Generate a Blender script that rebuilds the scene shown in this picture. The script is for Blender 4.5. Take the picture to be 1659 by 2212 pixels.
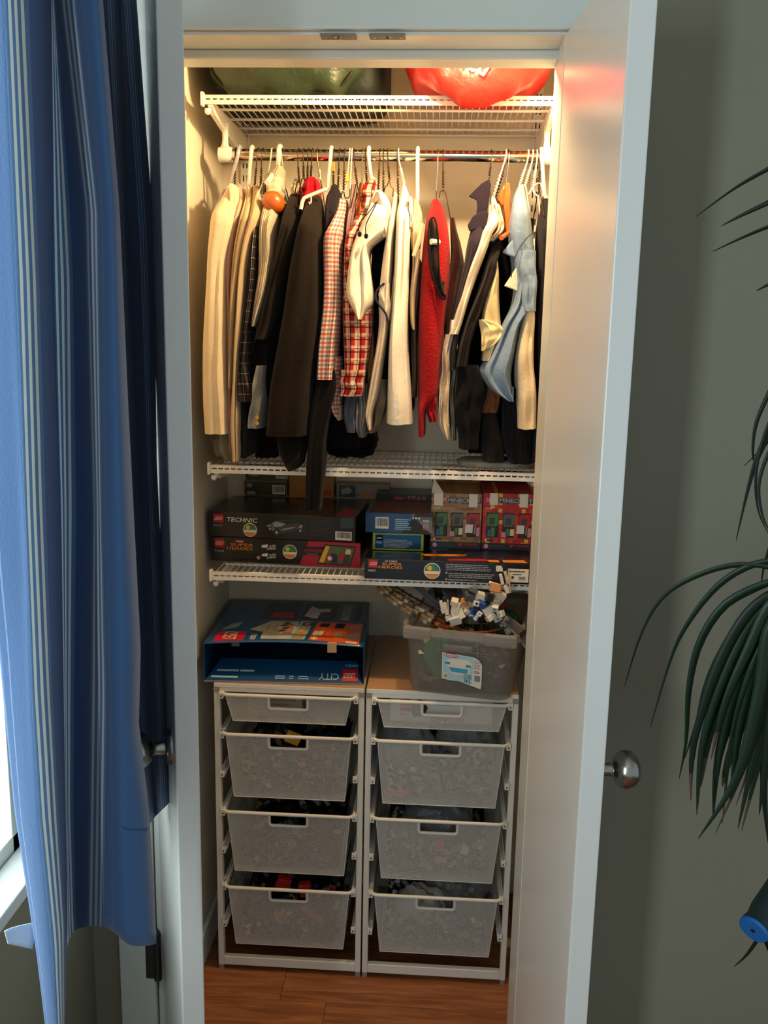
import bpy, math, random
from math import sin, cos, pi, radians, sqrt, atan2, exp
from mathutils import Vector as V, Matrix
for o in list(bpy.data.objects): bpy.data.objects.remove(o)
SC = bpy.context.scene
COL = SC.collection

# ------------------------------------------------------------------ camera
W_PX, H_PX, F_PX = 1659.0, 2212.0, 1960.0
PITCH, YAW, ROLL, EYE = radians(10.89), radians(3.19), radians(1.08), 1.545
fwd = V((-sin(YAW)*cos(PITCH), cos(YAW)*cos(PITCH), -sin(PITCH)))
r0 = V((cos(YAW), sin(YAW), 0)); u0 = r0.cross(fwd)
rgt = cos(ROLL)*r0 + sin(ROLL)*u0; upv = -sin(ROLL)*r0 + cos(ROLL)*u0
cd = bpy.data.cameras.new('camera'); cam = bpy.data.objects.new('camera', cd); COL.objects.link(cam)
cd.sensor_fit = 'VERTICAL'; cd.sensor_height = 24.0; cd.lens = 24.0*F_PX/H_PX; cd.clip_start = .02
mw = Matrix.Identity(4)
for i in range(3):
    mw[i][0] = rgt[i]; mw[i][1] = upv[i]; mw[i][2] = -fwd[i]
mw[2][3] = EYE
cam.matrix_world = mw; SC.camera = cam

# ------------------------------------------------------------------ world, lights, exposure
w = bpy.data.worlds.new('world'); SC.world = w; w.use_nodes = True
bg = w.node_tree.nodes['Background']; bg.inputs[0].default_value = (.68, .84, .91, 1); bg.inputs[1].default_value = .66
SC.view_settings.view_transform = 'Standard'; SC.view_settings.look = 'None'
SC.view_settings.exposure = 0.0; SC.view_settings.gamma = 1.0; SC.view_settings.use_curve_mapping = False
def lamp(name, kind, loc, energy, color, rot=(0,0,0), **kw):
    l = bpy.data.lights.new(name, kind); l.energy = energy; l.color = color
    for k, v in kw.items(): setattr(l, k, v)
    o = bpy.data.objects.new(name, l); COL.objects.link(o); o.location = loc; o.rotation_euler = rot
    return o
# daylight outside the two windows of the left wall
lamp('daylight_near', 'AREA', (-.652, -.50, 1.45), 40, (.80, .93, 1.0), (0, radians(-90), 0), shape='RECTANGLE', size=1.25, size_y=.34)
lamp('daylight_far', 'AREA', (-.745, 1.02, 1.38), 24.0, (.86, .95, 1.0), (0, radians(-90), 0), shape='RECTANGLE', size=1.5, size_y=.66)

# ------------------------------------------------------------------ pixel rays -> points on physical planes
def ray(x, y): return fwd + rgt*((x-W_PX/2)/F_PX) - upv*((y-H_PX/2)/F_PX)
EY = V((0, 0, EYE))
def P(x, y, Y): d = ray(x, y); return EY + d*(Y/d.y)
def PZ(x, y, Z): d = ray(x, y); return EY + d*((Z-EYE)/d.z)
def PX(x, y, X): d = ray(x, y); return EY + d*(X/d.x)

# ------------------------------------------------------------------ materials
def C(h):
    h = h.lstrip('#'); r = [int(h[i:i+2], 16)/255 for i in (0, 2, 4)]
    return tuple((c/12.92 if c <= .04045 else ((c+.055)/1.055)**2.4) for c in r)+(1,)
MATS = {}
def M(name, col='#888888', rough=.6, metal=0., bump=None, vary=0., vscale=8., alpha=1., trans=0., spec=.5, sheen=0., coat=0., sss=0.):
    if name in MATS: return MATS[name]
    m = bpy.data.materials.new(name); MATS[name] = m; m.use_nodes = True
    nt = m.node_tree; b = nt.nodes['Principled BSDF']
    b.inputs['Base Color'].default_value = C(col); b.inputs['Roughness'].default_value = rough
    b.inputs['Metallic'].default_value = metal; b.inputs['Alpha'].default_value = alpha
    b.inputs['Transmission Weight'].default_value = trans; b.inputs['Specular IOR Level'].default_value = spec
    b.inputs['Sheen Weight'].default_value = sheen; b.inputs['Coat Weight'].default_value = coat
    tc = nt.nodes.new('ShaderNodeTexCoord')
    if vary:
        n = nt.nodes.new('ShaderNodeTexNoise'); n.inputs['Scale'].default_value = vscale; n.inputs['Detail'].default_value = 4
        nt.links.new(tc.outputs['Object'], n.inputs['Vector'])
        mx = nt.nodes.new('ShaderNodeMix'); mx.data_type = 'RGBA'; mx.inputs[6].default_value = C(col)
        c = C(col); mx.inputs[7].default_value = tuple(min(1, x*(1-vary)) for x in c[:3])+(1,)
        nt.links.new(n.outputs['Fac'], mx.inputs[0]); nt.links.new(mx.outputs[2], b.inputs['Base Color'])
    if bump:
        n = nt.nodes.new('ShaderNodeTexNoise'); n.inputs['Scale'].default_value = bump[0]; n.inputs['Detail'].default_value = 5
        nt.links.new(tc.outputs['Object'], n.inputs['Vector'])
        bp = nt.nodes.new('ShaderNodeBump'); bp.inputs['Strength'].default_value = bump[1]; bp.inputs['Distance'].default_value = bump[2] if len(bump) > 2 else .002
        nt.links.new(n.outputs['Fac'], bp.inputs['Height']); nt.links.new(bp.outputs['Normal'], b.inputs['Normal'])
    return m
def fabric(name, col, rough=.9, vary=.18): return M(name, col, rough, bump=(90, .35, .004), vary=vary, vscale=14, sheen=.04, spec=.12)
def pattern(name, base, layers, bump=(90, .3, .004), rough=.9, sheen=.04):
    """layers: (axis, period, offset, width, colour, factor) stripes laid along the cloth's own UVs in metres"""
    m = M(name, base, rough, bump=bump, sheen=sheen, spec=.15); nt = m.node_tree; b = nt.nodes['Principled BSDF']
    uv = nt.nodes.new('ShaderNodeUVMap'); sp = nt.nodes.new('ShaderNodeSeparateXYZ'); nt.links.new(uv.outputs[0], sp.inputs[0])
    last = None
    for ax, per, off, wd, colr, fac in layers:
        a = nt.nodes.new('ShaderNodeMath'); a.operation = 'MULTIPLY_ADD'; a.inputs[1].default_value = 1/per; a.inputs[2].default_value = off
        nt.links.new(sp.outputs[0 if ax == 'u' else 1], a.inputs[0])
        fr = nt.nodes.new('ShaderNodeMath'); fr.operation = 'FRACT'; nt.links.new(a.outputs[0], fr.inputs[0])
        lt = nt.nodes.new('ShaderNodeMath'); lt.operation = 'LESS_THAN'; lt.inputs[1].default_value = wd; nt.links.new(fr.outputs[0], lt.inputs[0])
        ml = nt.nodes.new('ShaderNodeMath'); ml.operation = 'MULTIPLY'; ml.inputs[1].default_value = fac; nt.links.new(lt.outputs[0], ml.inputs[0])
        mx = nt.nodes.new('ShaderNodeMix'); mx.data_type = 'RGBA'; mx.inputs[7].default_value = C(colr); nt.links.new(ml.outputs[0], mx.inputs[0])
        if last: nt.links.new(last, mx.inputs[6])
        else: mx.inputs[6].default_value = C(base)
        last = mx.outputs[2]
    nt.links.new(last, b.inputs['Base Color'])
    return m

# ------------------------------------------------------------------ mesh builder and scene tree
ORG = {}
def tag(o, label=None, cat=None, group=None, kind=None):
    if label: o['label'] = label
    if cat: o['category'] = cat
    if group: o['group'] = group
    if kind: o['kind'] = kind
    return o
def thing(name, label, cat, loc, rz=0, group=None):
    o = bpy.data.objects.new(name, None); o.empty_display_size = .02; COL.objects.link(o)
    o.location = loc; o.rotation_euler = (0, 0, rz); ORG[o.name] = V(loc)
    return tag(o, label, cat, group)
class MB:
    def __init__(s): s.v = []; s.f = []; s.mi = []; s.uv = {}
    def add(s, vs, fs, m=0, uvs=None):
        n = len(s.v); s.v += [tuple(p) for p in vs]
        for k, f in enumerate(fs):
            if uvs: s.uv[len(s.f)] = uvs[k]
            s.f.append(tuple(i+n for i in f)); s.mi.append(m)
    def box(s, c, d, R=None, m=0):
        vs = []
        for i in (-.5, .5):
            for j in (-.5, .5):
                for k in (-.5, .5):
                    p = V((i*d[0], j*d[1], k*d[2]))
                    if R: p = R @ p
                    vs.append(p+V(c))
        s.add(vs, [(0, 1, 3, 2), (4, 6, 7, 5), (0, 4, 5, 1), (2, 3, 7, 6), (0, 2, 6, 4), (1, 5, 7, 3)], m)
        return s
    def b2(s, a, b, m=0):
        return s.box([(a[i]+b[i])/2 for i in range(3)], [abs(b[i]-a[i]) for i in range(3)], None, m)
    def prism(s, poly, ext, m=0):
        n = len(poly); e = V(ext); vs = [V(p) for p in poly]+[V(p)+e for p in poly]
        s.add(vs, [tuple(range(n))[::-1], tuple(range(n, 2*n))]+[(i, (i+1) % n, n+(i+1) % n, n+i) for i in range(n)], m); return s
    def tube(s, pts, r, n=8, closed=False, m=0, caps=True):
        pts = [V(p) for p in pts]; k = len(pts); rr = r if isinstance(r, (list, tuple)) else [r]*k
        up = None; vs = []
        for i, p in enumerate(pts):
            a = pts[(i-1) % k] if (closed or i) else p; b = pts[(i+1) % k] if (closed or i < k-1) else p
            t = (b-a).normalized() if (b-a).length > 1e-9 else V((0, 0, 1))
            if up is None: up = t.orthogonal().normalized()
            up = (up-t*up.dot(t)); up = up.normalized() if up.length > 1e-6 else t.orthogonal().normalized()
            q = t.cross(up)
            for j in range(n):
                an = 2*pi*j/n; vs.append(p+(up*cos(an)+q*sin(an))*rr[i])
        fs = []
        for i in range(k if closed else k-1):
            for j in range(n):
                fs.append((i*n+j, i*n+(j+1) % n, ((i+1) % k)*n+(j+1) % n, ((i+1) % k)*n+j))
        if caps and not closed: fs += [tuple(range(n))[::-1], tuple(range((k-1)*n, k*n))]
        s.add(vs, fs, m); return s
    def lathe(s, prof, c, ax=(0, 0, 1), n=24, m=0):
        ax = V(ax).normalized(); a = ax.orthogonal().normalized(); b = ax.cross(a); c = V(c); vs = []
        for r, h in prof:
            for j in range(n):
                t = 2*pi*j/n; vs.append(c+ax*h+(a*cos(t)+b*sin(t))*r)
        k = len(prof); fs = [(i*n+j, i*n+(j+1) % n, (i+1)*n+(j+1) % n, (i+1)*n+j) for i in range(k-1) for j in range(n)]
        fs += [tuple(range(n))[::-1], tuple(range((k-1)*n, k*n))]
        s.add(vs, fs, m); return s
    def grid(s, fn, nu, nv, m=0, uvfn=None):
        vs = [fn(i/nu, j/nv) for j in range(nv+1) for i in range(nu+1)]; N = nu+1
        fs = [(j*N+i, j*N+i+1, (j+1)*N+i+1, (j+1)*N+i) for j in range(nv) for i in range(nu)]
        uvs = None
        if uvfn:
            u = [uvfn(i/nu, j/nv) for j in range(nv+1) for i in range(nu+1)]; uvs = [[u[i] for i in f] for f in fs]
        s.add(vs, fs, m, uvs); return s
    def build(s, name, mat, parent=None, local=False, smooth=True, bevel=0, kind=None, label=None, solid=0, org=None, sub=0, angle=40):
        off = V((0, 0, 0))
        if parent and not local: off = ORG.get(parent.name, V((0, 0, 0)))
        if org is not None: off = V(org)
        me = bpy.data.meshes.new(name); me.from_pydata([tuple(V(p)-off) for p in s.v], [], s.f)
        for mm in (mat if isinstance(mat, (list, tuple)) else [mat]): me.materials.append(mm)
        me.polygons.foreach_set('material_index', s.mi)
        if s.uv:
            L = me.uv_layers.new(name='UVMap')
            for fi, us in s.uv.items():
                for k, li in enumerate(me.polygons[fi].loop_indices): L.data[li].uv = us[k]
        if smooth:
            me.polygons.foreach_set('use_smooth', [True]*len(me.polygons)); me.set_sharp_from_angle(angle=radians(angle))
        me.update(); o = bpy.data.objects.new(name, me); COL.objects.link(o)
        if parent: o.parent = parent; ORG[o.name] = off if not local else ORG.get(parent.name, V((0, 0, 0)))
        elif org is not None: o.location = off; ORG[o.name] = off
        if solid:
            md = o.modifiers.new('solidify', 'SOLIDIFY'); md.thickness = solid; md.offset = 0
        if bevel:
            md = o.modifiers.new('bevel', 'BEVEL'); md.width = bevel; md.segments = 2; md.limit_method = 'ANGLE'
        if sub:
            md = o.modifiers.new('sub', 'SUBSURF'); md.levels = sub; md.render_levels = sub
        return tag(o, label, kind=kind)
def copy_tree(o, parent=None):
    c = o.copy(); COL.objects.link(c)
    if parent: c.parent = parent
    for ch in list(o.children): copy_tree(ch, c)
    return c
def catmull(pts, n):
    pts = [V(p) for p in pts]; out = []
    k = len(pts)
    for i in range(n+1):
        t = i/n*(k-1); a = min(int(t), k-2); t -= a
        p0 = pts[max(a-1, 0)]; p1 = pts[a]; p2 = pts[a+1]; p3 = pts[min(a+2, k-1)]
        out.append(.5*((2*p1)+(p2-p0)*t+(2*p0-5*p1+4*p2-p3)*t*t+(3*p1-p0-3*p2+p3)*t**3))
    return out
TXT = {}
def text_mesh(body):
    if body in TXT: return TXT[body]
    cu = bpy.data.curves.new('t', 'FONT'); cu.body = body; cu.resolution_u = 2; cu.offset = .012
    o = bpy.data.objects.new('t', cu); COL.objects.link(o); bpy.context.view_layer.update()
    me = bpy.data.meshes.new_from_object(o.evaluated_get(bpy.context.evaluated_depsgraph_get()))
    vs = [tuple(v.co) for v in me.vertices]; fs = [tuple(p.vertices) for p in me.polygons]
    bpy.data.objects.remove(o); bpy.data.meshes.remove(me); bpy.data.curves.remove(cu)
    xs = [v[0] for v in vs]; ys = [v[1] for v in vs]; x0, x1, y0, y1 = min(xs), max(xs), min(ys), max(ys)
    TXT[body] = ([((x-x0)/(x1-x0), (y-y0)/(y1-y0)) for x, y, _ in vs], fs); return TXT[body]
class Face:
    """a rectangle of a box to print on: o = lower-left corner, ux/uy = full edges, n = outward normal"""
    def __init__(s, o, ux, uy, parent): s.o = V(o); s.ux = V(ux); s.uy = V(uy); s.n = s.ux.cross(s.uy).normalized(); s.p = parent; s.k = 0
    def pt(s, u, v, e): return s.o+s.ux*u+s.uy*v+s.n*e
    def rect(s, name, u0, v0, u1, v1, mat, lv=1, skew=0, top=0):
        b = MB(); e = .0004*lv; q = [(u0, v0), (u1, v0), (u1+skew, v1+top), (u0+skew, v1)]
        b.prism([s.pt(u, v, .00002) for u, v in q], s.n*e); return b.build(name, mat, s.p, True, smooth=False)
    def poly(s, name, q, mat, lv=1):
        b = MB(); b.prism([s.pt(u, v, .00002) for u, v in q], s.n*(.0004*lv)); return b.build(name, mat, s.p, True, smooth=False)
    def disc(s, name, u, v, r, mat, lv=1, a0=0, a1=360):
        lu, lv_ = s.ux.length, s.uy.length
        q = [(u+r*cos(radians(a0+(a1-a0)*i/24))/lu, v+r*sin(radians(a0+(a1-a0)*i/24))/lv_) for i in range(25 if a1-a0 < 360 else 24)]
        return s.poly(name, q, mat, lv)
    def text(s, name, body, u0, v0, u1, v1, mat, lv=2, shear=0, flip=False, slope=0):
        vs, fs = text_mesh(body); b = MB(); out = []
        for x, y in vs:
            x += 2*shear*y*(abs(v1-v0)*s.uy.length)/max(1e-6, abs(u1-u0)*s.ux.length)
            if flip: x, y = 1-x, 1-y
            out.append(s.pt(u0+(u1-u0)*x, v0+(v1-v0)*y+slope*x, .0004*lv))
        b.add(out, fs); return b.build(name, mat, s.p, True, smooth=False)
    def lines(s, u0, v0, u1, v1, n, mat, lv=2, seed=0, name='fine_print'):
        r = random.Random(seed); b = MB(); h = (v1-v0)/n
        for i in range(n):
            v = v0+h*i; x = u0
            e = u1-(u1-u0)*r.random()*.25
            while x < e:
                q = min(e, x+(u1-u0)*(.03+.09*r.random()))
                b.add([s.pt(x, v, .0004*lv), s.pt(q, v, .0004*lv), s.pt(q, v+h*.5, .0004*lv), s.pt(x, v+h*.5, .0004*lv)], [(0, 1, 2, 3)])
                x = q+(u1-u0)*.012
        return b.build(name, mat, s.p, True, smooth=False)
    def barcode(s, u0, v0, u1, v1, lv=1):
        s.rect('barcode_label', u0, v0, u1, v1, M('print_white', '#d8d4cc', .5), lv); r = random.Random(3); b = MB(); x = u0+(u1-u0)*.1
        while x < u1-(u1-u0)*.1:
            q = x+(u1-u0)*(.012+.03*r.random()); e = .0004*(lv+1)
            b.add([s.pt(x, v0+(v1-v0)*.22, e), s.pt(q, v0+(v1-v0)*.22, e), s.pt(q, v1-(v1-v0)*.1, e), s.pt(x, v1-(v1-v0)*.1, e)], [(0, 1, 2, 3)])
            x = q+(u1-u0)*(.015+.03*r.random())
        return b.build('barcode', M('print_black', '#15151a', .5), s.p, True, smooth=False)
# ------------------------------------------------------------------ structure
m_wall = M('wall_paint', '#7e7967', .75, bump=(140, .06), vary=.04, vscale=3)
m_trim = M('gloss_trim_paint', '#ccd0ca', .32, bump=(30, .03), vary=.03)
m_door = M('door_gloss_paint', '#d2d2cd', .26, bump=(60, .02), vary=.03)
m_closet = M('closet_cream_paint', '#e2d9c3', .6, bump=(140, .05), vary=.04, vscale=3)
def structure(name, mb, mat, **k): o = mb.build(name, mat, **k); o['kind'] = 'structure'; return o
XL, XR, YB, YW, YI, HD = -.55, .272, 2.36, 1.55, 1.668, 2.02      # closet left/right/back, room face, closet face, head height
LW = -.64
b = MB(); b.b2((LW-.1, -1.6, -.05), (2.4, YB+.1, -.006)); fl = structure('floor', b, M('subfloor', '#3a2416', .8), smooth=False)
# planks of the floor: each its own board, joints recessed
m_plank = M('oak_plank', '#8a5230', .42, bump=(70, .08)); nt = m_plank.node_tree
tc = nt.nodes['Texture Coordinate']; oi = nt.nodes.new('ShaderNodeObjectInfo'); mp = nt.nodes.new('ShaderNodeMapping'); mp.inputs['Scale'].default_value = (1.6, 22, 4)
ad = nt.nodes.new('ShaderNodeVectorMath'); ad.operation = 'ADD'; sc_ = nt.nodes.new('ShaderNodeVectorMath'); sc_.operation = 'SCALE'; sc_.inputs[3].default_value = 9
cx_ = nt.nodes.new('ShaderNodeCombineXYZ')
for i in range(3): nt.links.new(oi.outputs['Random'], cx_.inputs[i])
nt.links.new(cx_.outputs[0], sc_.inputs[0]); nt.links.new(tc.outputs['Object'], mp.inputs[0]); nt.links.new(mp.outputs[0], ad.inputs[0]); nt.links.new(sc_.outputs[0], ad.inputs[1])
nz = nt.nodes.new('ShaderNodeTexNoise'); nz.inputs['Scale'].default_value = 3.2; nz.inputs['Detail'].default_value = 8; nz.inputs['Distortion'].default_value = 1.2
nt.links.new(ad.outputs[0], nz.inputs['Vector'])
cr = nt.nodes.new('ShaderNodeValToRGB'); e = cr.color_ramp.elements; e[0].position = .3; e[0].color = C('#6b3d22'); e[1].position = .72; e[1].color = C('#a3683e')
nt.links.new(nz.outputs['Fac'], cr.inputs[0]); hs = nt.nodes.new('ShaderNodeHueSaturation'); mr = nt.nodes.new('ShaderNodeMapRange'); mr.inputs[3].default_value = .8; mr.inputs[4].default_value = 1.15
nt.links.new(oi.outputs['Random'], mr.inputs[0]); nt.links.new(mr.outputs[0], hs.inputs['Value']); nt.links.new(cr.outputs[0], hs.inputs['Color']); nt.links.new(hs.outputs[0], nt.nodes['Principled BSDF'].inputs['Base Color'])
PW = .125; r = random.Random(5); pm = {}
for k in range(-10, 20):
    y = k*PW; inside = y+PW > YI+.01
    x0, x1 = (XL, XR) if inside else (LW, 1.6)
    if y > YB-.01: continue
    x = x0-(.53 if k % 2 else .12)
    if k == 14: x = x0-.42
    while x < x1:
        a, c = max(x, x0), min(x+.75, x1); x += .75
        if c-a < .02: continue
        y1 = min(y+PW, YB); bb = MB(); bb.b2((a-(a+c)/2+.0006, -(y1-y)/2+.0006, -.006), (c-(a+c)/2-.0006, (y1-y)/2-.0006, 0))
        o = bb.build('plank', m_plank, None, smooth=False); o.parent = fl; o.location = ((a+c)/2, (y+y1)/2, 0)
b = MB(); b.b2((LW, YW, 0), (-.505, YI, 2.55)); b.b2((.186, YW, 0), (2.4, YI, 2.55)); b.b2((-.505, YW, HD), (.186, YI, 2.55))
structure('wall_front', b, m_wall, smooth=False)
b = MB()
def wl(y0, y1, z0, z1): b.b2((LW-.1, y0, z0), (LW, y1, z1))
wl(-1.6, -.70, 0, 2.55); wl(-.70, -.30, 0, .8); wl(-.70, -.30, 2.1, 2.55); wl(-.30, .70, 0, 2.55); wl(.70, 1.35, 0, .70); wl(.70, 1.35, 2.12, 2.55); wl(1.35, YI, 0, 2.55)
structure('wall_left', b, m_wall, smooth=False)
b = MB(); b.b2((LW-.1, -1.6, 2.55), (2.4, YI, 2.6)); structure('ceiling', b, M('ceiling_paint', '#d5d6d0', .8), smooth=False)
b = MB(); b.b2((XL-.06, YI, 0), (XL, YB+.06, 2.45)); structure('wall_closet_left', b, m_closet, smooth=False)
b = MB(); b.b2((XR, YI, 0), (XR+.06, YB+.06, 2.45)); structure('wall_closet_right', b, m_closet, smooth=False)
b = MB(); b.b2((XL, YB, 0), (XR, YB+.06, 2.45)); structure('wall_closet_back', b, m_closet, smooth=False)
b = MB(); b.b2((XL-.06, YI-.001, 2.45), (XR+.06, YB+.06, 2.5)); structure('ceiling_closet', b, m_closet, smooth=False)
b = MB(); b.b2((XL, YI, 0), (XL+.013, YB, .085)); structure('baseboard_closet_left', b, m_trim, smooth=False, bevel=.003)
b = MB(); b.b2((XL+.013, YB-.013, 0), (XR, YB, .085)); structure('baseboard_closet_back', b, m_trim, smooth=False, bevel=.003)
b = MB(); b.b2((.186, YW-.012, 0), (2.2, YW, .085)); structure('baseboard_front', b, m_trim, smooth=False, bevel=.003)
b = MB(); b.b2((LW, -1.6, 0), (LW+.012, YW, .085)); structure('baseboard_left', b, m_trim, smooth=False, bevel=.003)
# jamb lining and stops of the closet opening
b = MB(); b.b2((-.505, YW-.004, HD-.006), (.186, YI, HD)); hd = structure('trim_1', b, m_trim, smooth=False, bevel=.002)
b = MB(); b.b2((-.505, 1.618, 1.999), (.186, YI+.004, HD-.006)); structure('trim_2', b, m_trim, smooth=False, bevel=.003)
b = MB(); b.b2((-.512, YW-.004, 0), (-.500, YI, HD)); structure('trim_3', b, m_trim, smooth=False, bevel=.002)
b = MB(); b.b2((.183, YW-.004, 0), (.190, YI, HD)); structure('trim_4', b, m_trim, smooth=False, bevel=.002)
b = MB(); b.b2((-.585, YW-.014, HD), (.262, YW, 2.16)); structure('trim_5', b, m_trim, smooth=False, bevel=.003)
b = MB(); b.b2((-.585, YW-.014, 0), (-.5135, YW, HD)); structure('trim_6', b, m_trim, smooth=False, bevel=.003)
b = MB(); b.b2((.224, YW-.014, 0), (.262, YW, HD)); structure('trim_7', b, m_trim, smooth=False, bevel=.003)
m_steel = M('brushed_steel', '#8f8b84', .38, 1., bump=(200, .15))
for px in (731, 837):
    c = PZ(px, 77.5, HD-.006); q = MB(); q.b2((c.x-.0285, c.y-.012, HD-.0085), (c.x+.0285, c.y+.012, HD-.0055))
    o = q.build('strike_plate', M('worn_painted_steel', '#8d8982', .55, .4, bump=(120, .6, .003), vary=.45, vscale=60), hd, smooth=False, bevel=.001)
    for sx in (-.021, .021):
        q = MB(); q.lathe([(.0028, 0), (.0022, .0012)], (c.x+sx, c.y, HD-.0084), (0, 0, -1), 10); q.build('screw', m_steel, o)
    q = MB(); q.lathe([(.0065, 0), (.005, .0018), (.002, .003)], (c.x, c.y, HD-.0084), (0, 0, -1), 14); q.build('ball_catch', m_steel, o)
# windows in the left wall
def thin_glass(name):
    m = bpy.data.materials.new(name); m.use_nodes = True; nt = m.node_tree; nt.nodes.clear()
    o = nt.nodes.new('ShaderNodeOutputMaterial'); t = nt.nodes.new('ShaderNodeBsdfTransparent'); g = nt.nodes.new('ShaderNodeBsdfGlossy'); g.inputs['Roughness'].default_value = .03
    x = nt.nodes.new('ShaderNodeMixShader'); x.inputs[0].default_value = .06; t.inputs[0].default_value = (.97, .99, .98, 1)
    nt.links.new(t.outputs[0], x.inputs[1]); nt.links.new(g.outputs[0], x.inputs[2]); nt.links.new(x.outputs[0], o.inputs[0]); return m
m_glass = thin_glass('window_glass')
for i, (y0, y1, z0, z1) in enumerate(((.70, 1.35, .70, 2.12), (-.70, -.30, .8, 2.1))):
    b = MB(); t = .03
    for a, c in (((y0, z0), (y1, z0+t)), ((y0, z1-t), (y1, z1)), ((y0, z0), (y0+t, z1)), ((y1-t, z0), (y1, z1))):
        b.b2((LW-.09, a[0]-.004, a[1]-.004), (LW-.03, c[0]+.004, c[1]+.004))
    fr = structure('window_%d' % (i+1), b, m_trim, smooth=False, bevel=.002)
    b = MB(); b.b2((LW-.052, y0+t, z0+t), (LW-.048, y1-t, z1-t)); b.build('pane', m_glass, fr, smooth=False)
    b = MB(); b.b2((LW-.029, y0-.02, z0-.016), (LW+.03, y1+.02, z0+.008)); b.build('sill', m_trim, fr, smooth=False, bevel=.003)

# doors: two narrow leaves swung towards the room
def door(name, hinge, free, thick, label):
    h = V(hinge+(0,)); f = V(free+(0,)); d = (f-h).normalized(); n = V(thick[:2]+(0,)).normalized()*.034; wd = (f-h).length
    b = MB(); q = [h, f, f+n, h+n]
    b.prism([p+V((0, 0, .008)) for p in q], (0, 0, HD-.012)); o = structure(name, b, m_door, smooth=False, bevel=.002, org=(h.x, h.y, 0)); o['label'] = label
    return o, h, d, n
d1, h1, dd1, nn1 = door('door_1', (-.5, 1.545), (-.3655, 1.2135), (.92, .39), 'left closet door leaf seen edge on beside the curtain')
d2, h2, dd2, nn2 = door('door_2', (.184, 1.548), (.219, 1.208), (1, .103), 'right closet door leaf with glossy white inner face')
m_knob = M('satin_nickel', '#9a948b', .24, 1., vary=.1)
def knob(dr, base, ax, name='knob'):
    b = MB(); b.lathe([(.027, 0), (.027, .004), (.024, .009), (.011, .010), (.0095, .022), (.011, .028), (.013, .030)], base, ax, 28); r = b.build('rosette', m_knob, dr)
    b = MB(); b.lathe([(.011, .028), (.019, .031), (.0255, .038), (.0285, .048), (.0265, .058), (.019, .0655), (.010, .069), (.002, .070)], base, ax, 28); b.build(name, m_knob, dr)
p = P(1300, 1665, 1.262); knob(d2, h2+dd2*.288+nn2+V((0, 0, p.z)), nn2)
p = P(355, 1615, 1.27); knob(d1, h1+dd1*.292+V((0, 0, p.z)), -nn1)
m_hinge = M('dark_hinge_metal', '#4a4b48', .45, .8)
for z in (.355, 1.70):
    b = MB(); hc = h1+V((-.010, -.006, 0)); b.tube([hc+V((0, 0, z-.048)), hc+V((0, 0, z+.048))], .0075, 12); b.lathe([(.006, 0), (.007, .004), (.003, .012), (.001, .013)], hc+V((0, 0, z+.048)), (0, 0, 1), 12)
    b.b2((hc.x-.022, hc.y-.004, z-.044), (hc.x, hc.y+.001, z+.044)); pr = dd1
    b.prism([hc+V((0, 0, z-.044)), hc+dd1*.03+V((0, 0, z-.044)), hc+dd1*.03+V((0, 0, z+.044)), hc+V((0, 0, z+.044))], -nn1.normalized()*.003)
    b.build('hinge', m_hinge, d1)

# ------------------------------------------------------------------ closet lamp (above the head of the opening)
t = thing('wall_lamp', 'bare warm bulb in a white holder inside the closet above the opening', 'lamp', (.05, YI, 2.075))
b = MB(); b.lathe([(.045, 0), (.045, .010), (.026, .016), (.020, .036), (.016, .038)], (.05, YI, 2.075), (0, 1, 0), 24); b.build('lamp_holder', M('porcelain', '#e8e4da', .3), t)
b = MB(); b.lathe([(.010, .036), (.013, .042), (.018, .050), (.020, .058), (.018, .068), (.010, .075), (.001, .076)], (.05, YI, 2.075), (0, 1, 0), 24)
mb_ = M('bulb_glass', '#ffe0a0', .3); n_ = mb_.node_tree.nodes['Principled BSDF']; n_.inputs['Emission Color'].default_value = (1, .72, .36, 1); n_.inputs['Emission Strength'].default_value = 12
b.build('bulb', mb_, t)
lamp('bulb_light', 'POINT', (.05, YI+.106, 2.078), 28, (1.0, .70, .36), shadow_soft_size=.028)

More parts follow.
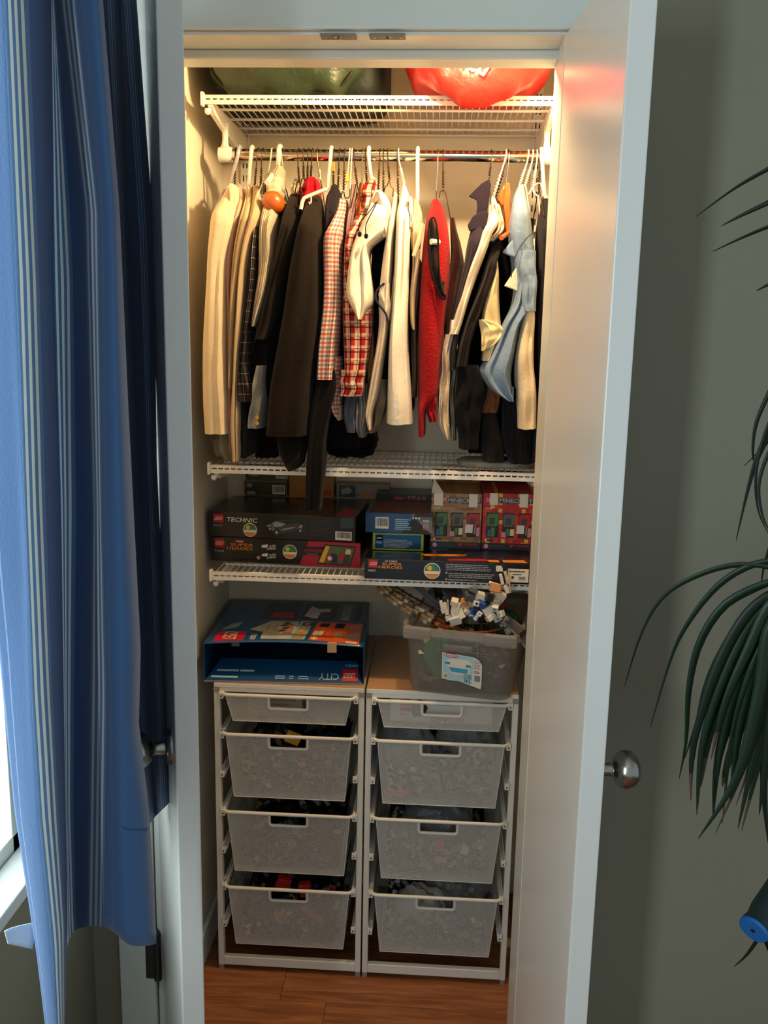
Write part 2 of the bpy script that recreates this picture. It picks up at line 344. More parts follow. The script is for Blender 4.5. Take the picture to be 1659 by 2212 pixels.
# ------------------------------------------------------------------ wire shelves, standards, rod
m_wire = M('white_epoxy_wire', '#e6e3dc', .42)
SX0, SX1, SYF, SYB = -.505, .236, 2.0, 2.348
def shelf(z, label, bh):
    t = thing('wire_shelf', label, 'shelf', ((SX0+SX1)/2, SYB, z), 0, None)
    b = MB(); b.b2((SX0, SYF, z-.0065), (SX1, SYF+.004, z)); b.b2((SX0, SYF, z-.0185), (SX1, SYF+.004, z-.0098)); b.b2((SX0, SYF+.004, z-.0025), (SX1, SYF+.012, z))
    x = SX0
    while x < SX1: b.b2((x, SYF+.0003, z-.010), (x+.0038, SYF+.0037, z-.006)); x += .0143
    b.build('front_lip', m_wire, t, smooth=False)
    b = MB(); x = SX0+.006
    while x < SX1: b.tube([(x, SYF+.003, z-.002), (x, SYB, z-.002)], .0013, 5); x += .0143
    b.build('cross_wires', m_wire, t, kind='stuff')
    for dy in (.10, .19, .28, .343):
        b = MB(); b.tube([(SX0+.008, SYF+dy, z-.0062), (SX1-.008, SYF+dy, z-.0062)], .003, 8); b.build('support_rod', m_wire, t)
    for x in (SX0+.012, SX1-.012):
        b = MB(); b.prism([(x-.006, SYF+.004, z-.021), (x-.006, SYF+.03, z-.034), (x-.006, SYB+.004, z-bh), (x-.006, SYB+.004, z-.010), (x-.006, SYF+.004, z-.010)], (.012, 0, 0)); b.build('bracket', m_wire, t, smooth=False, bevel=.002)
    for x in (SX0-.007, SX1+.001):
        b = MB(); b.b2((x, SYF-.004, z-.022), (x+.007, SYF+.012, z+.006)); b.lathe([(.007, 0), (.007, .008), (.003, .013)], (x+.012 if x < 0 else x-.006, SYF+.012, z-.024), (0, 0, -1), 10); b.build('end_cap', m_wire, t, bevel=.002)
    return t
shelf(2.036, 'topmost white wire shelf, the two bags stand on it', .075)
shelf(1.256, 'white wire shelf beneath the hanging clothes', .06)
shelf(1.007, 'white wire shelf that carries the black toy boxes', .06)
m_slot = M('slot_dark', '#2a2520', .8)
for x, lb in ((-.493, 'white slotted wall standard behind the left ends of the shelves'), (.224, 'white slotted wall standard behind the right ends of the shelves')):
    t = thing('wall_standard', lb, 'rail', (x, YB, .95))
    b = MB(); b.b2((x-.0125, SYB+.0045, .95), (x+.0125, YB, 2.2)); b.build('rail', m_wire, t, smooth=False, bevel=.002)
    b = MB()
    for k in range(38):
        for sx in (-.006, .003): b.b2((x+sx, SYB+.0041, .96+k*.032), (x+sx+.003, SYB+.0046, .975+k*.032))
    b.build('slots', m_slot, t, smooth=False, kind='stuff')
RY, RZ, RR = 2.12, 1.940, .0125
m_chrome = M('chrome', '#cfc6ba', .09, 1.)
t = thing('clothes_rod', 'polished chrome clothes rod below the top shelf', 'rod', (-.135, RY, RZ))
b = MB(); b.tube([(-.488, RY, RZ), (.222, RY, RZ)], RR, 24); b.build('tube', m_chrome, t)
for x, s in ((-.503, 1), (.238, -1)):
    b = MB(); b.lathe([(.0155, 0), (.0165, .003), (.0165, .028), (.0145, .031)], (x, RY, RZ), (s, 0, 0), 20); b.build('end_cap', m_wire, t)
    b = MB(); xx = x+s*.014; b.tube([(xx, RY, RZ+.014), (xx, RY, RZ+.022), (xx, RY+.002, RZ+.035), (xx, RY+.004, RZ+.066)], [.0115, .0075, .0062, .0085], 10); b.build('holder', m_wire, t)

# ------------------------------------------------------------------ drawer units
m_frame = M('white_frame_metal', '#dcdad3', .4)
m_mesh = M('white_steel_mesh', '#d6d5d0', .45)
m_cap = M('grey_corner_plastic', '#8c8a85', .5)
m_top = M('melamine_board_top', '#b98f6a', .45, vary=.1, vscale=5)
def mesh_panel(b, o, ux, uyfn, W, Hh, step=(.0021, .0021), wd=.00052, hole=None, wtop=None, wbot=None, skewfn=None):
    """expanded mesh: diamond strands on a (tapered) panel; point(s,t) from skewfn"""
    ni = int(W/step[0]); nj = int(Hh/step[1])
    for i in range(ni):
        for j in range(nj):
            a = ((i, j), (i+1, j+1)) if (i+j) % 2 == 0 else ((i, j+1), (i+1, j))
            if hole:
                s = (i+.5)/ni; tt = (j+.5)/nj
                if hole[0] < s < hole[1] and tt > hole[2]: continue
            p = skewfn(a[0][0]/ni, a[0][1]/nj); q = skewfn(a[1][0]/ni, a[1][1]/nj); d = (q-p); n = b['n']
            side = n.cross(d).normalized()*wd
            k = len(b['v']); b['v'] += [p-side, p+side, q+side, q-side]; b['f'].append((k, k+1, k+2, k+3))
    return b
def make_drawer(name, parent, cx, z, Hh, coarse=False):
    """mesh basket hung from its white rim; local origin = centre of the rim front"""
    key = 'D%d' % int(Hh*1000); y0 = 1.957
    if key not in DR:
        W, Dp, tp = .292, .355, .014
        b = {'v': [], 'f': [], 'n': V((0, -1, 0))}
        fr = lambda s, t: V(((s-.5)*(W-2*tp*(1-t)), .004+.012*(1-t), -.004-Hh*(1-t)))
        mesh_panel(b, None, None, None, W, Hh, (.0021, .0019), .00046, (.355, .645, 1-.030/Hh), skewfn=fr)
        for sx in (-1, 1):
            b['n'] = V((sx, 0, 0))
            mesh_panel(b, None, None, None, Dp, Hh, (.0042, .0040),   .00095, None, skewfn=lambda s, t, sx=sx: V((sx*(.5*W-tp*(1-t)), .004+.012*(1-t)+s*(Dp-.02*(1-t)), -.004-Hh*(1-t))))
        b['n'] = V((0, 0, 1))
        mesh_panel(b, None, None, None, W-2*tp, Dp-.02, (.0042, .0042),   .00095, None, skewfn=lambda s, t: V(((s-.5)*(W-2*tp), .016+t*(Dp-.02), -.004-Hh)))
        b['n'] = V((0, -1, 0))
        mesh_panel(b, None, None, None, W, Hh, (.0042, .004),   .00095, None, skewfn=lambda s, t: V(((s-.5)*(W-2*tp*(1-t)), Dp-.008*(1-t), -.004-Hh*(1-t))))
        mb = MB(); mb.v = [tuple(p) for p in b['v']]; mb.f = b['f']; mb.mi = [0]*len(mb.f)
        # folded hem along the lower edges of the basket
        hw = W/2-tp
        mb.tube([(-hw, .016, -.004-Hh), (hw, .016, -.004-Hh)], .0012, 6)
        for sx in (-1, 1): mb.tube([(sx*hw, .016, -.004-Hh), (sx*W/2, .004, -.004)], .0011, 6); mb.tube([(sx*hw, .016, -.004-Hh), (sx*hw, Dp-.008, -.004-Hh)], .0012, 6)
        dr = mb.build('drawer', m_mesh, parent, True, smooth=False)
        rw, rd, cr_ = .1555, .36, .016; pts = []
        for (ax, ay, a0) in ((rw-cr_, cr_, -90), (rw-cr_, rd-cr_, 0), (-rw+cr_, rd-cr_, 90), (-rw+cr_, cr_, 180)):
            for k in range(7): an = radians(a0+15*k); pts.append((ax+cr_*cos(an), ay+cr_*sin(an), 0))
        q = MB(); q.tube(pts, .0042, 10, closed=True); rim = q.build('rim', m_frame, dr, True)
        hw = .0455; pts = [(-hw, .003, -.002)]
        for k in range(7): an = radians(180+15*k); pts.append((-hw+.007+.007*cos(an), .005, -.025+.007*sin(an)))
        for k in range(7): an = radians(270+15*k); pts.append((hw-.007+.007*cos(an), .005, -.025+.007*sin(an)))
        pts.append((hw, .003, -.002))
        q = MB(); q.tube(pts, .0036, 8); q.build('handle', m_frame, dr, True)
        DR[key] = dr
    else:
        src = DR[key]; dr = src.copy(); COL.objects.link(dr); dr.parent = parent
        for ch in list(src.children): c = ch.copy(); COL.objects.link(c); c.parent = dr
    dr.location = V((cx, y0, z))-V(parent.location)
    return dr
DR = {}
RIMS = (.727, .629, .432, .234); DH = (.066, .160, .158, .158)
def unit(x0, x1, label):
    t = thing('drawer_unit', label, 'drawer unit', ((x0+x1)/2, 1.97, 0)); w_ = .0135; yb = 2.33
    for x in (x0, x1-w_):
        for y in (1.97, yb):
            b = MB(); b.b2((x, y, .012), (x+w_, y+w_+.006, .738)); b.build('post', m_frame, t, smooth=False, bevel=.0015)
            b = MB(); b.b2((x+.001, y+.001, 0), (x+w_-.001, y+w_, .012)); b.build('foot', m_cap, t, smooth=False)
    for x in (x0, x1-w_):
        b = MB(); b.b2((x-.0005, 1.9692, .7275), (x+w_+.0005, 1.986, .7395)); b.build('corner_cap', m_cap, t, smooth=False)
    for z0, z1 in ((.7285, .7395), (.013, .036)):
        for y in (1.970, yb):
            b = MB(); b.b2((x0+w_, y, z0), (x1-w_, y+.014, z1)); b.build('rail', m_frame, t, smooth=False, bevel=.0015)
    for x in (x0, x1-w_):
        b = MB(); b.b2((x+.001, 1.99, .7285), (x+w_-.001, yb, .7395)); b.build('side_rail', m_frame, t, smooth=False)
    b = MB(); b.b2((x0+.0005, 1.969, .7395), (x1-.0005, 2.35, .7497)); b.build('top_board', m_frame, t, smooth=False, bevel=.001)
    b = MB(); b.b2((x0+.001, 1.9700, .7497), (x1-.001, 2.35, .7505)); b.build('board_surface', m_top, t, smooth=False)
    for k in range(7):
        z = .727-.0985*k
        for sx, x in ((1, x0+w_), (-1, x1-w_)):
            b = MB(); a = x+sx*.0; c = x+sx*.0105
            b.prism([(a, 1.963, z-.012), (c, 1.963, z-.012), (c, 1.963, z-.0095), (a+sx*.0025, 1.963, z-.0095), (a+sx*.0025, 1.963, z+.004), (a, 1.963, z+.004)][::sx], (0, .365, 0))
            b.b2((min(a, c), 1.9615, z-.012), (max(a, c), 1.967, z+.0025)); b.b2((min(a, c)+.0035, 1.9610, z-.008), (max(a, c)-.0035, 1.963, z-.0045), 1)
            b.build('runner', [m_frame, m_slot], t, smooth=False)
    cx = (x0+x1)/2
    for z, h in zip(RIMS, DH): make_drawer('drawer', t, cx, z, h)
    return t
unit(-.499, -.147, 'left white drawer unit with four mesh drawers, below the open blue box')
unit(-.143, .207, 'right white drawer unit with four mesh drawers, below the plastic bin')
# ------------------------------------------------------------------ printed cartons
white = M('print_white', '#d8d4cc', .5); black = M('print_black', '#15151a', .5); red = M('print_red', '#b3141c', .4); orange = M('print_orange', '#d8801f', .4)
grey = M('print_grey', '#8f9094', .45); dgrey = M('print_dark_grey', '#3a3b40', .45); yellow = M('print_yellow', '#d9b13a', .45); green = M('print_green', '#3f7a3a', .5)
blue = M('print_blue', '#2a5f9e', .4); pale = M('print_pale_blue', '#8fb9c4', .4); crimson = M('print_crimson', '#a8192f', .35); tanp = M('print_tan', '#a8845a', .5)
dblue = M('print_dark_blue', '#14304d', .35); pink = M('print_pink', '#c9849c', .5); cream = M('print_cream', '#d5c9a6', .5)
c_black = M('carton_black', '#16161a', .22, bump=(25, .05)); c_blue = M('carton_blue', '#0c3f70', .3, bump=(25, .05)); c_kraft = M('carton_inside', '#1b2230', .7)
def carton(name, label, bl, wdt, hgt, dep, yaw, mat, group=None, bevel=.0015):
    t = thing(name, label, 'box', bl, yaw, group)
    b = MB(); b.b2((0, 0, 0), (wdt, dep, hgt)); b.build('carton', mat, t, True, smooth=False, bevel=bevel)
    return t, Face((0, 0, 0), (wdt, 0, 0), (0, 0, hgt), t), Face((0, 0, hgt), (wdt, 0, 0), (0, dep, 0), t)
def logo(F, u0, v0, u1, v1, flip=False):
    F.rect('logo_panel', u0, v0, u1, v1, red, 1)
    F.text('logo_text', 'LEGO', u0+(u1-u0)*.1, v0+(v1-v0)*.3, u1-(u1-u0)*.14, v0+(v1-v0)*.7, white, 2, .12, flip)
def badge(F, u, v, r):
    F.disc('badge', u, v, r, white, 1); F.disc('badge_picture', u, v, r*.9, green, 2, 0, 180); F.disc('badge_picture', u, v, r*.9, blue, 3, 0, 75); F.disc('badge_figure', u-r*.3/F.ux.length, v+r*.35/F.uy.length, r*.3, yellow, 4)
    F.disc('badge_foot', u, v, r*.9, orange, 2, 205, 335); F.rect('badge_band', u-r*.78/F.ux.length, v-r*.36/F.uy.length, u+r*.78/F.ux.length, v-r*.05/F.uy.length, white, 3)
# bottom left: two black cartons
t, F, T = carton('toy_box', 'long black toy box with a red right end, underneath the box with the buggy', (-.535, 2.105, 1.0075), .366, .060, .22, radians(-4), c_black)
F.poly('red_end', [(.60, 0), (1, 0), (1, 1), (.66, 1)], crimson, 1); logo(F, .03, .57, .095, .92); F.text('set_number', '76038', .03, .38, .092, .48, grey)
F.rect('publisher_panel', .172, .80, .228, .90, red, 1); F.text('publisher_text', 'MARVEL', .178, .82, .222, .88, white)
F.text('series_text', 'SUPER', .135, .655, .29, .77, orange, 2, .1); F.text('series_text', 'HEROES', .11, .50, .285, .62, orange, 2, .1)
for v in (.62, .26):
    F.rect('brick_picture', .345, v+.02, .385, v+.12, white, 1, .004, .04); F.text('jumper_text', 'SUPER', .395, v+.03, .44, v+.13, white, 2, .2, slope=.03); F.text('jumper_text', 'JUMPER', .378, v-.09, .44, v+.01, white, 2, .2, slope=.03)
badge(F, .535, .52, .0175); F.lines(.14, .20, .32, .33, 4, dgrey, 2, 1); F.disc('age_mark', .325, .22, .0045, pink, 1)
F.rect('title_panel', .615, .42, .75, .76, black, 2, .014, .03); F.text('title_text', 'AVENGERS', .63, .54, .755, .68, crimson, 3); F.lines(.65, .46, .74, .52, 1, grey, 3, 2)
F.poly('picture_frame', [(.715, .10), (.935, .06), (.972, .86), (.765, .90)], black, 2); F.poly('picture', [(.725, .14), (.93, .10), (.962, .80), (.772, .85)], M('print_olive', '#59603c', .4), 3)
for q, mm in (([(.728, .16), (.76, .15), (.80, .82), (.775, .84)], yellow), ([(.80, .16), (.85, .15), (.85, .5), (.81, .55)], dblue), ([(.86, .3), (.89, .3), (.895, .6), (.865, .6)], red), ([(.88, .14), (.925, .12), (.935, .55), (.9, .5)], dgrey), ([(.9, .55), (.935, .5), (.94, .72), (.91, .75)], cream), ([(.84, .5), (.87, .5), (.875, .75), (.845, .78)], green)): F.poly('picture_shape', q, mm, 4)
F.disc('picture_shape', .80, .34, .008, red, 5); F.disc('picture_shape', .80, .34, .005, white, 6)
t, F, T = carton('toy_box', 'black toy box showing a grey off-road buggy, on top of the red ended box', (-.538, 2.102, 1.069), .357, .061, .22, radians(-4), c_black)
logo(F, .035, .56, .105, .90); F.text('series_text', 'TECHNIC', .125, .62, .335, .79, white, 2, .1); F.text('set_number', '42022', .034, .40, .096, .49, grey); badge(F, .287, .32, .017)
for q, mm, lv in (([(.42, .30), (.50, .22), (.62, .45), (.64, .62), (.56, .80), (.46, .72), (.40, .55)], dgrey, 1), ([(.40, .52), (.44, .34), (.46, .36), (.425, .56)], grey, 2), ([(.44, .62), (.47, .70), (.53, .62), (.50, .50), (.45, .48)], grey, 2), ([(.49, .34), (.58, .46), (.60, .54), (.51, .42)], grey, 2), ([(.50, .72), (.56, .76), (.60, .68), (.54, .62)], black, 2), ([(.615, .46), (.64, .44), (.645, .60), (.63, .62)], grey, 2)): F.poly('buggy_picture', q, mm, lv)
for u, v, r_ in ((.47, .27, .0085), (.425, .40, .006), (.63, .38, .006)): F.disc('buggy_wheel', u, v, r_, black, 3); F.disc('buggy_hub', u, v, r_*.5, grey, 4)
F.lines(.70, .20, .84, .86, 9, dgrey, 2, 5); F.barcode(.865, .08, .975, .42); F.rect('grey_panel', .90, .55, .985, .96, M('print_smoke', '#33404a', .2), 1)
T.poly('roof_picture', [(.86, .05), (.97, .05), (.97, .4), (.88, .5)], red, 1); T.lines(.3, .2, .6, .7, 6, dgrey, 1, 3)
# right: long black carton with badge
BZ = 1.0075
t, F, T = carton('toy_box', 'wide black toy box overhanging the front of the shelf, with a white price label', (-.153, 1.987, BZ), .377, .047, .25, radians(-1.2), c_black)
logo(F, .025, .56, .08, .95); F.text('publisher_text', 'DC COMICS', .125, .86, .197, .94, white); F.text('series_text', 'SUPER', .105, .70, .225, .83, orange, 2, .1); F.text('series_text', 'HEROES', .085, .54, .228, .67, orange, 2, .1)
F.text('set_number', '76027', .024, .36, .07, .46, white); badge(F, .407, .50, .0187)
F.lines(.487, .58, .77, .92, 4, grey, 2, 8); F.lines(.505, .22, .80, .48, 3, grey, 2, 9); F.lines(.505, .08, .70, .18, 1, grey, 2, 10)
for v in (.44, .12): F.disc('round_mark', .493, v, .0026, grey, 1)
F.rect('wood_mark', .785, .60, .825, .88, white, 1); F.rect('price_label', .855, .10, .978, .76, M('print_sticker', '#d8cdbb', .5), 1); F.lines(.862, .60, .962, .72, 1, black, 2, 4); F.lines(.885, .46, .95, .56, 1, dgrey, 2, 6); F.barcode(.915, .18, .962, .42, 2); F.disc('label_spot', .885, .34, .003, black, 2)
for q, mm in (([(.36, .55), (.46, .6), (.5, .45), (.4, .4)], M('print_teal', '#1d5a60', .3)), ([(.33, .25), (.62, .3), (.6, .22), (.36, .18)], orange), ([(.5, .08), (.72, .14), (.74, .06), (.5, .03)], red), ([(.72, .1), (.95, .14), (.97, .05), (.75, .03)], orange), ([(.6, .35), (.85, .5), (.9, .3), (.66, .2)], dblue), ([(.05, .1), (.3, .3), (.3, .15), (.1, .05)], dblue)): T.poly('roof_picture', q, mm, 1)
TZ = BZ+.0475
# small boxes on top of it
foil = M('yellow_foil_carton', '#8f9a2c', .25, .6)
t, F, T = carton('toy_box', 'small box with a shiny yellow-green edge, lowest of the small stack', (-.141, 2.07, TZ), .120, .042, .15, 0, foil)
F.rect('front_panel', .05, .10, .95, .90, M('blue_foil', '#1f4a66', .16, .75), 1); logo(F, .075, .56, .20, .84); F.text('set_number', '70125', .075, .38, .18, .48, white); F.lines(.22, .18, .80, .66, 6, grey, 3, 2)
t, F, T = carton('toy_box', 'crumpled blue toy box lying upside down on the yellow-edged box', (-.158, 2.066, TZ+.0425), .155, .047, .20, radians(-2), c_blue)
F.poly('dark_end', [(.55, 0), (1, 0), (1, 1), (.75, 1)], black, 1); F.barcode(.15, .22, .35, .80, 1); F.lines(.45, .2, .70, .78, 6, pale, 2, 7); F.text('set_number', '60056', .865, .62, .955, .74, white, 3, 0, True); logo_ = F.rect('logo_panel', .865, .22, .955, .58, red, 2); F.text('logo_text', 'LEGO', .875, .33, .945, .47, white, 3, .12, True)
for k in range(3): F.disc('round_mark', .715+.045*k, .80, .0024, white, 2)
T.rect('roof_picture', .05, .05, .95, .95, M('print_rust', '#6b3a24', .5, vary=.6, vscale=60), 1)
b = MB(); b.prism([(.105, .0, .047), (.155, .0, .047), (.157, -.004, .004), (.152, -.003, .003)], (0, .001, 0)); b.build('tape', M('clear_tape', '#9aa0a0', .15, alpha=.35), t, True, smooth=False)
def pixel_mat(name, cols, scale):
    m = M(name, cols[0], .4); nt = m.node_tree; tc = nt.nodes['Texture Coordinate']; v1 = nt.nodes.new('ShaderNodeVectorMath'); v1.operation = 'MULTIPLY'; v1.inputs[1].default_value = scale
    v2 = nt.nodes.new('ShaderNodeVectorMath'); v2.operation = 'FLOOR'; wn = nt.nodes.new('ShaderNodeTexWhiteNoise'); cr = nt.nodes.new('ShaderNodeValToRGB'); cr.color_ramp.interpolation = 'CONSTANT'
    nt.links.new(tc.outputs['Object'], v1.inputs[0]); nt.links.new(v1.outputs[0], v2.inputs[0]); nt.links.new(v2.outputs[0], wn.inputs['Vector']); nt.links.new(wn.outputs['Value'], cr.inputs[0])
    el = cr.color_ramp.elements
    while len(el) < len(cols): el.new(.5)
    for i, c in enumerate(cols): el[i].position = i/len(cols); el[i].color = C(c)
    nt.links.new(cr.outputs[0], nt.nodes['Principled BSDF'].inputs['Base Color']); return m
mbrown = pixel_mat('pixel_brown', ['#8a6640', '#9c7448', '#775536', '#8f6a42', '#a37d50'], (70, 3, 140)); mred = pixel_mat('pixel_red', ['#a8141c', '#b51a1e', '#a3161f', '#c03a1c', '#ad1a22', '#d6b030', '#b01722'], (110, 3, 110))
for px0, px1, mt, nm, num in ((930, 1039, mbrown, 'brown pixel-patterned toy box standing upright, two white tapes at its top', '21105'), (1041, 1150, mred, 'red pixel-patterned toy box standing upright at the right end of the shelf', '21106')):
    Y = 2.108; a = P(px0, 1150, Y); c = P(px1, 1154, Y); top = P((px0+px1)/2, 1066, Y).z
    t, F, T = carton('toy_box', nm, (a.x, Y, TZ), c.x-a.x, top-TZ, .17, 0, mt)
    F.rect('black_base', 0, 0, 1, .125, black, 1); F.text('maker_text', 'MOJANG', .62, .055, .94, .105, red, 2); F.rect('maker_mark', .565, .055, .61, .105, red, 2); F.disc('age_mark', .09, .065, .0055, pink, 2); F.lines(.16, .04, .5, .10, 3, dgrey, 2, 3)
    F.rect('title_back', .31, .825, .985, .925, dgrey, 1); F.text('title_text', 'MINECRAFT', .325, .84, .97, .912, M('print_stone', '#b5b3b0', .4), 3)
    F.rect('logo_panel', .04, .80, .27, .97, red, 1); F.text('logo_text', 'LEGO', .06, .85, .26, .92, white, 2, .12); F.text('set_number', num, .06, .715, .18, .75, white, 2)
    F.rect('small_mark', .10, .155, .23, .185, black, 1); F.disc('small_mark', .075, .17, .0025, white, 1)
    for (u0, u1, cm) in ((.08, .33, green), (.40, .64, M('print_granite', '#5c5850', .5)), (.71, .96, red)):
        F.rect('picture_panel', u0, .22, u1, .66, M('print_dark_umber', '#1d1815', .5), 1)  # dark printed ground behind the cubes
        F.poly('cube_picture', [(u0+.02, .42), (u0+.20, .42), (u0+.24, .47), (u0+.24, .64), (u0+.05, .64), (u0+.01, .60)], cm, 2); F.poly('cube_opening', [(u0+.06, .45), (u0+.16, .45), (u0+.17, .57), (u0+.06, .57)], dgrey, 3)
    for u0, v0, u1, v1, mm in ((.11, .24, .16, .36, blue), (.17, .24, .25, .40, green), (.38, .23, .48, .32, pink), (.47, .26, .53, .38, green), (.55, .26, .63, .38, cream), (.68, .30, .83, .45, white), (.86, .28, .885, .42, tanp), (.90, .24, .96, .40, pink)): F.rect('toy_picture', u0, v0, u1, v1, mm, 4, .006, .0)
    tape = M('white_paper_tape', '#d9d2c4', .6)
    for u0, u1, v0 in ((.05, .23, .78), (.74, .91, .765)) if mt is mbrown else ((.13, .29, .80), (.72, .88, .765)): F.rect('tape', u0, v0, u1, 1, tape, 5)
    b = MB(); W_ = c.x-a.x; hh = top-TZ
    if mt is mbrown:
        b.prism([(0, 0, hh), (W_*.24, .0, hh), (.004, .03, hh+.032)], (0, .001, 0)); b.build('tape_flap', tape, t, True, smooth=False)
        b = MB(); b.prism([(.0, .17, hh), (W_, .17, hh), (W_, .155, hh+.036), (0, .155, hh+.036)], (0, .002, 0)); b.build('lid_flap', mt, t, True, smooth=False)
    else:
        b.prism([(0, .17, hh), (W_, .17, hh), (W_, .155, hh+.034), (0, .155, hh+.034)], (0, .002, 0)); b.build('lid_flap', black, t, True, smooth=False)
        G = Face((0, .155+.013, hh+.004), (W_, 0, 0), (0, -.013, .03), t)
        G.rect('logo_panel', .17, .1, .34, .95, red, 3); G.text('logo_text', 'GO', .18, .2, .3, .6, white, 4, .12); G.rect('red_panel', .80, .05, .97, .98, red, 3); G.text('title_text', 'AF', .81, .35, .96, .75, white, 4)
# boxes at the back of the shelf, on the buggy box and behind
BT = 1.1305
def backbox(label, px0, px1, pt, pb, dep, mat, zb=BT, Y=None):
    dep = min(dep, .08)
    Y = Y or PZ((px0+px1)/2, pb, zb).y; a = P(px0, pb, Y); c = P(px1, pb, Y); return carton('toy_box', label, (a.x, Y, zb), c.x-a.x, P((px0+px1)/2, pt, Y).z-zb, dep, 0, mat), P((px0+px1)/2, pt, Y).z
g_ed = M('carton_lime_edge', '#6f7440', .4)
(t, F, T), zt = backbox('lower of two dark flat boxes with lime edges at the back of the shelf', 528, 620, 1038, 1072, .10, g_ed)
F.rect('front_panel', .02, .06, .98, .92, M('carton_night', '#14201e', .25), 1); F.barcode(.66, .15, .95, .72, 2); F.rect('white_spot', .06, .1, .26, .3, grey, 2); F.rect('white_spot', .06, .55, .18, .8, grey, 2)
(t, F, T), zt2 = backbox('upper of two dark flat boxes with lime edges, just under the shelf', 530, 624, 1006, 1037, .10, g_ed, zt+.0005, PZ(574, 1072, BT).y)
F.rect('front_panel', .02, .06, .98, .92, M('carton_night', '#14201e', .25), 1); F.barcode(.70, .15, .97, .6, 2); F.rect('white_spot', .08, .25, .28, .6, grey, 2)
(t, F, T), _ = backbox('plain yellow box behind the dark trouser leg at the back of the shelf', 624, 721, 1027, 1076, .09, M('carton_yellow', '#a3701c', .45, vary=.1))
F.rect('red_mark', .76, .12, .95, .4, M('print_brick', '#9c3b1c', .5), 1); F.lines(.8, .5, .93, .56, 1, red, 1, 2); F.disc('round_mark', .15, .72, .003, orange, 1)
(t, F, T), _ = backbox('pale grey toy box with a small dark picture at the back of the shelf', 727, 841, 1046, 1079, .10, M('carton_pale', '#8d7f7a', .4))
F.rect('picture', .04, .12, .36, .9, M('print_space', '#1a1d24', .25), 1); F.poly('picture_shape', [(.10, .3), (.25, .35), (.3, .6), (.2, .8), (.08, .6)], grey, 2); F.rect('logo_panel', .76, .14, .93, .5, red, 1); F.text('logo_text', 'LEGO', .78, .24, .91, .4, white, 2, .12); F.text('title_text', 'STAR', .47, .35, .70, .55, orange, 2); F.text('title_text', 'WARS', .47, .12, .70, .32, orange, 2); F.disc('round_mark', .40, .3, .003, red, 1); F.lines(.5, .62, .9, .85, 2, grey, 1, 4)
t, F, T = carton('toy_box', 'dark toy box with orange title letters, behind the blue box', (-.146, 2.25, BZ), .165, P(885, 1068, 2.25).z-BZ, .095, 0, M('carton_space', '#1d2022', .3))
F.rect('logo_panel', .28, .78, .42, .95, red, 1); F.text('logo_text', 'LEGO', .295, .83, .405, .90, white, 2, .12); F.text('title_text', 'STAR', .48, .88, .78, .97, M('print_amber', '#b5541c', .4), 2); F.text('title_text', 'WARS', .48, .78, .78, .86, M('print_amber', '#b5541c', .4), 2)

# ------------------------------------------------------------------ open blue box on the left unit
t = thing('open_box', 'large blue toy box lying open-ended on the left drawer unit', 'box', (-.522, 1.972, .7512), radians(2.5)); Wc, Dc, Hc = .372, .36, .092
m_in = M('carton_grey_inside', '#2a2c30', .8); th = .0022
b = MB(); b.b2((0, 0, 0), (Wc, Dc, th)); b.b2((0, 0, 0), (th, Dc, Hc)); b.b2((Wc-th, 0, 0), (Wc, Dc, Hc)); b.b2((0, Dc-th, 0), (Wc, Dc, Hc))
b.build('carton', c_blue, t, True, smooth=False)
def arch(u): return .008*sin(pi*u)**1.0+.004*u*0
b = MB(); b.grid(lambda u, v: (u*Wc, v*Dc, Hc+arch(u)*(1-v)**2*1.0), 24, 8); b.build('top_panel', M('carton_deep_blue', '#0c4a78', .28, bump=(25, .06)), t, True, solid=.0022)
b = MB(); b.prism([(.004, .002, .003), (Wc-.004, .002, .003), (Wc-.02, .055, .036), (.03, .055, .036)], (0, .002, .0012)); b.build('end_flap', c_blue, t, True, smooth=False)
sl = Face((.004, .0018, .0032), (Wc-.008, 0, 0), (0, .053, .033), t)
sl.rect('logo_panel', .87, .08, .97, .62, red, 2); sl.text('logo_text', 'LEGO', .885, .22, .955, .45, white, 3, .12, True); sl.text('title_text', 'CITY', .72, .12, .85, .42, pale, 2, 0, True); sl.text('set_number', '60051', .89, .74, .97, .86, pale, 2, 0, True)
for u0, u1 in ((.59, .66), (.53, .56), (.44, .51)): sl.lines(u0, .12, u1, .32, 2, pale, 2, int(u0*100))
sl.rect('white_bar', .06, .42, .20, .5, pale, 2); sl.rect('white_bar', .21, .42, .30, .5, pale, 2); sl.rect('white_bar', .03, .12, .20, .20, pale, 2)
b = MB(); b.b2((0, -.001, -.0002), (Wc, .001, .003)); b.build('torn_edge', M('torn_cardboard', '#8d97a8', .8, vary=.4, vscale=80), t, True, smooth=False)
class Arc(Face):
    def pt(s, u, v, e): return V((u*Wc, v*Dc, Hc+arch(u)*(1-v)**2+.0013+e))
TT = Arc((0, 0, Hc), (Wc, 0, 0), (0, Dc, 0), t)
class Turn(Arc):                       # print turned a quarter: reads from the front edge to the back
    def __init__(s, u0, u1, p): s.n = V((0, 0, 1)); s.u0 = u0; s.u1 = u1; s.p = p; s.ux = V((0, Dc, 0)); s.uy = V((-(u1-u0)*Wc, 0, 0))
    def pt(s, u, v, e): return Arc.pt(TT, s.u1+(s.u0-s.u1)*v, u, e)
TT.poly('logo_panel', [(.05, .03), (.145, .03), (.24, .03), (.24, .22), (.145, .22), (.05, .22)], M('print_magenta_red', '#c5163c', .4), 1); Turn(.085, .205, t).text('logo_text', 'LEGO', .05, .12, .205, .88, cream, 3, .1)
Turn(.275, .315, t).text('set_number', '60051', .04, 0, .16, 1, white, 2)
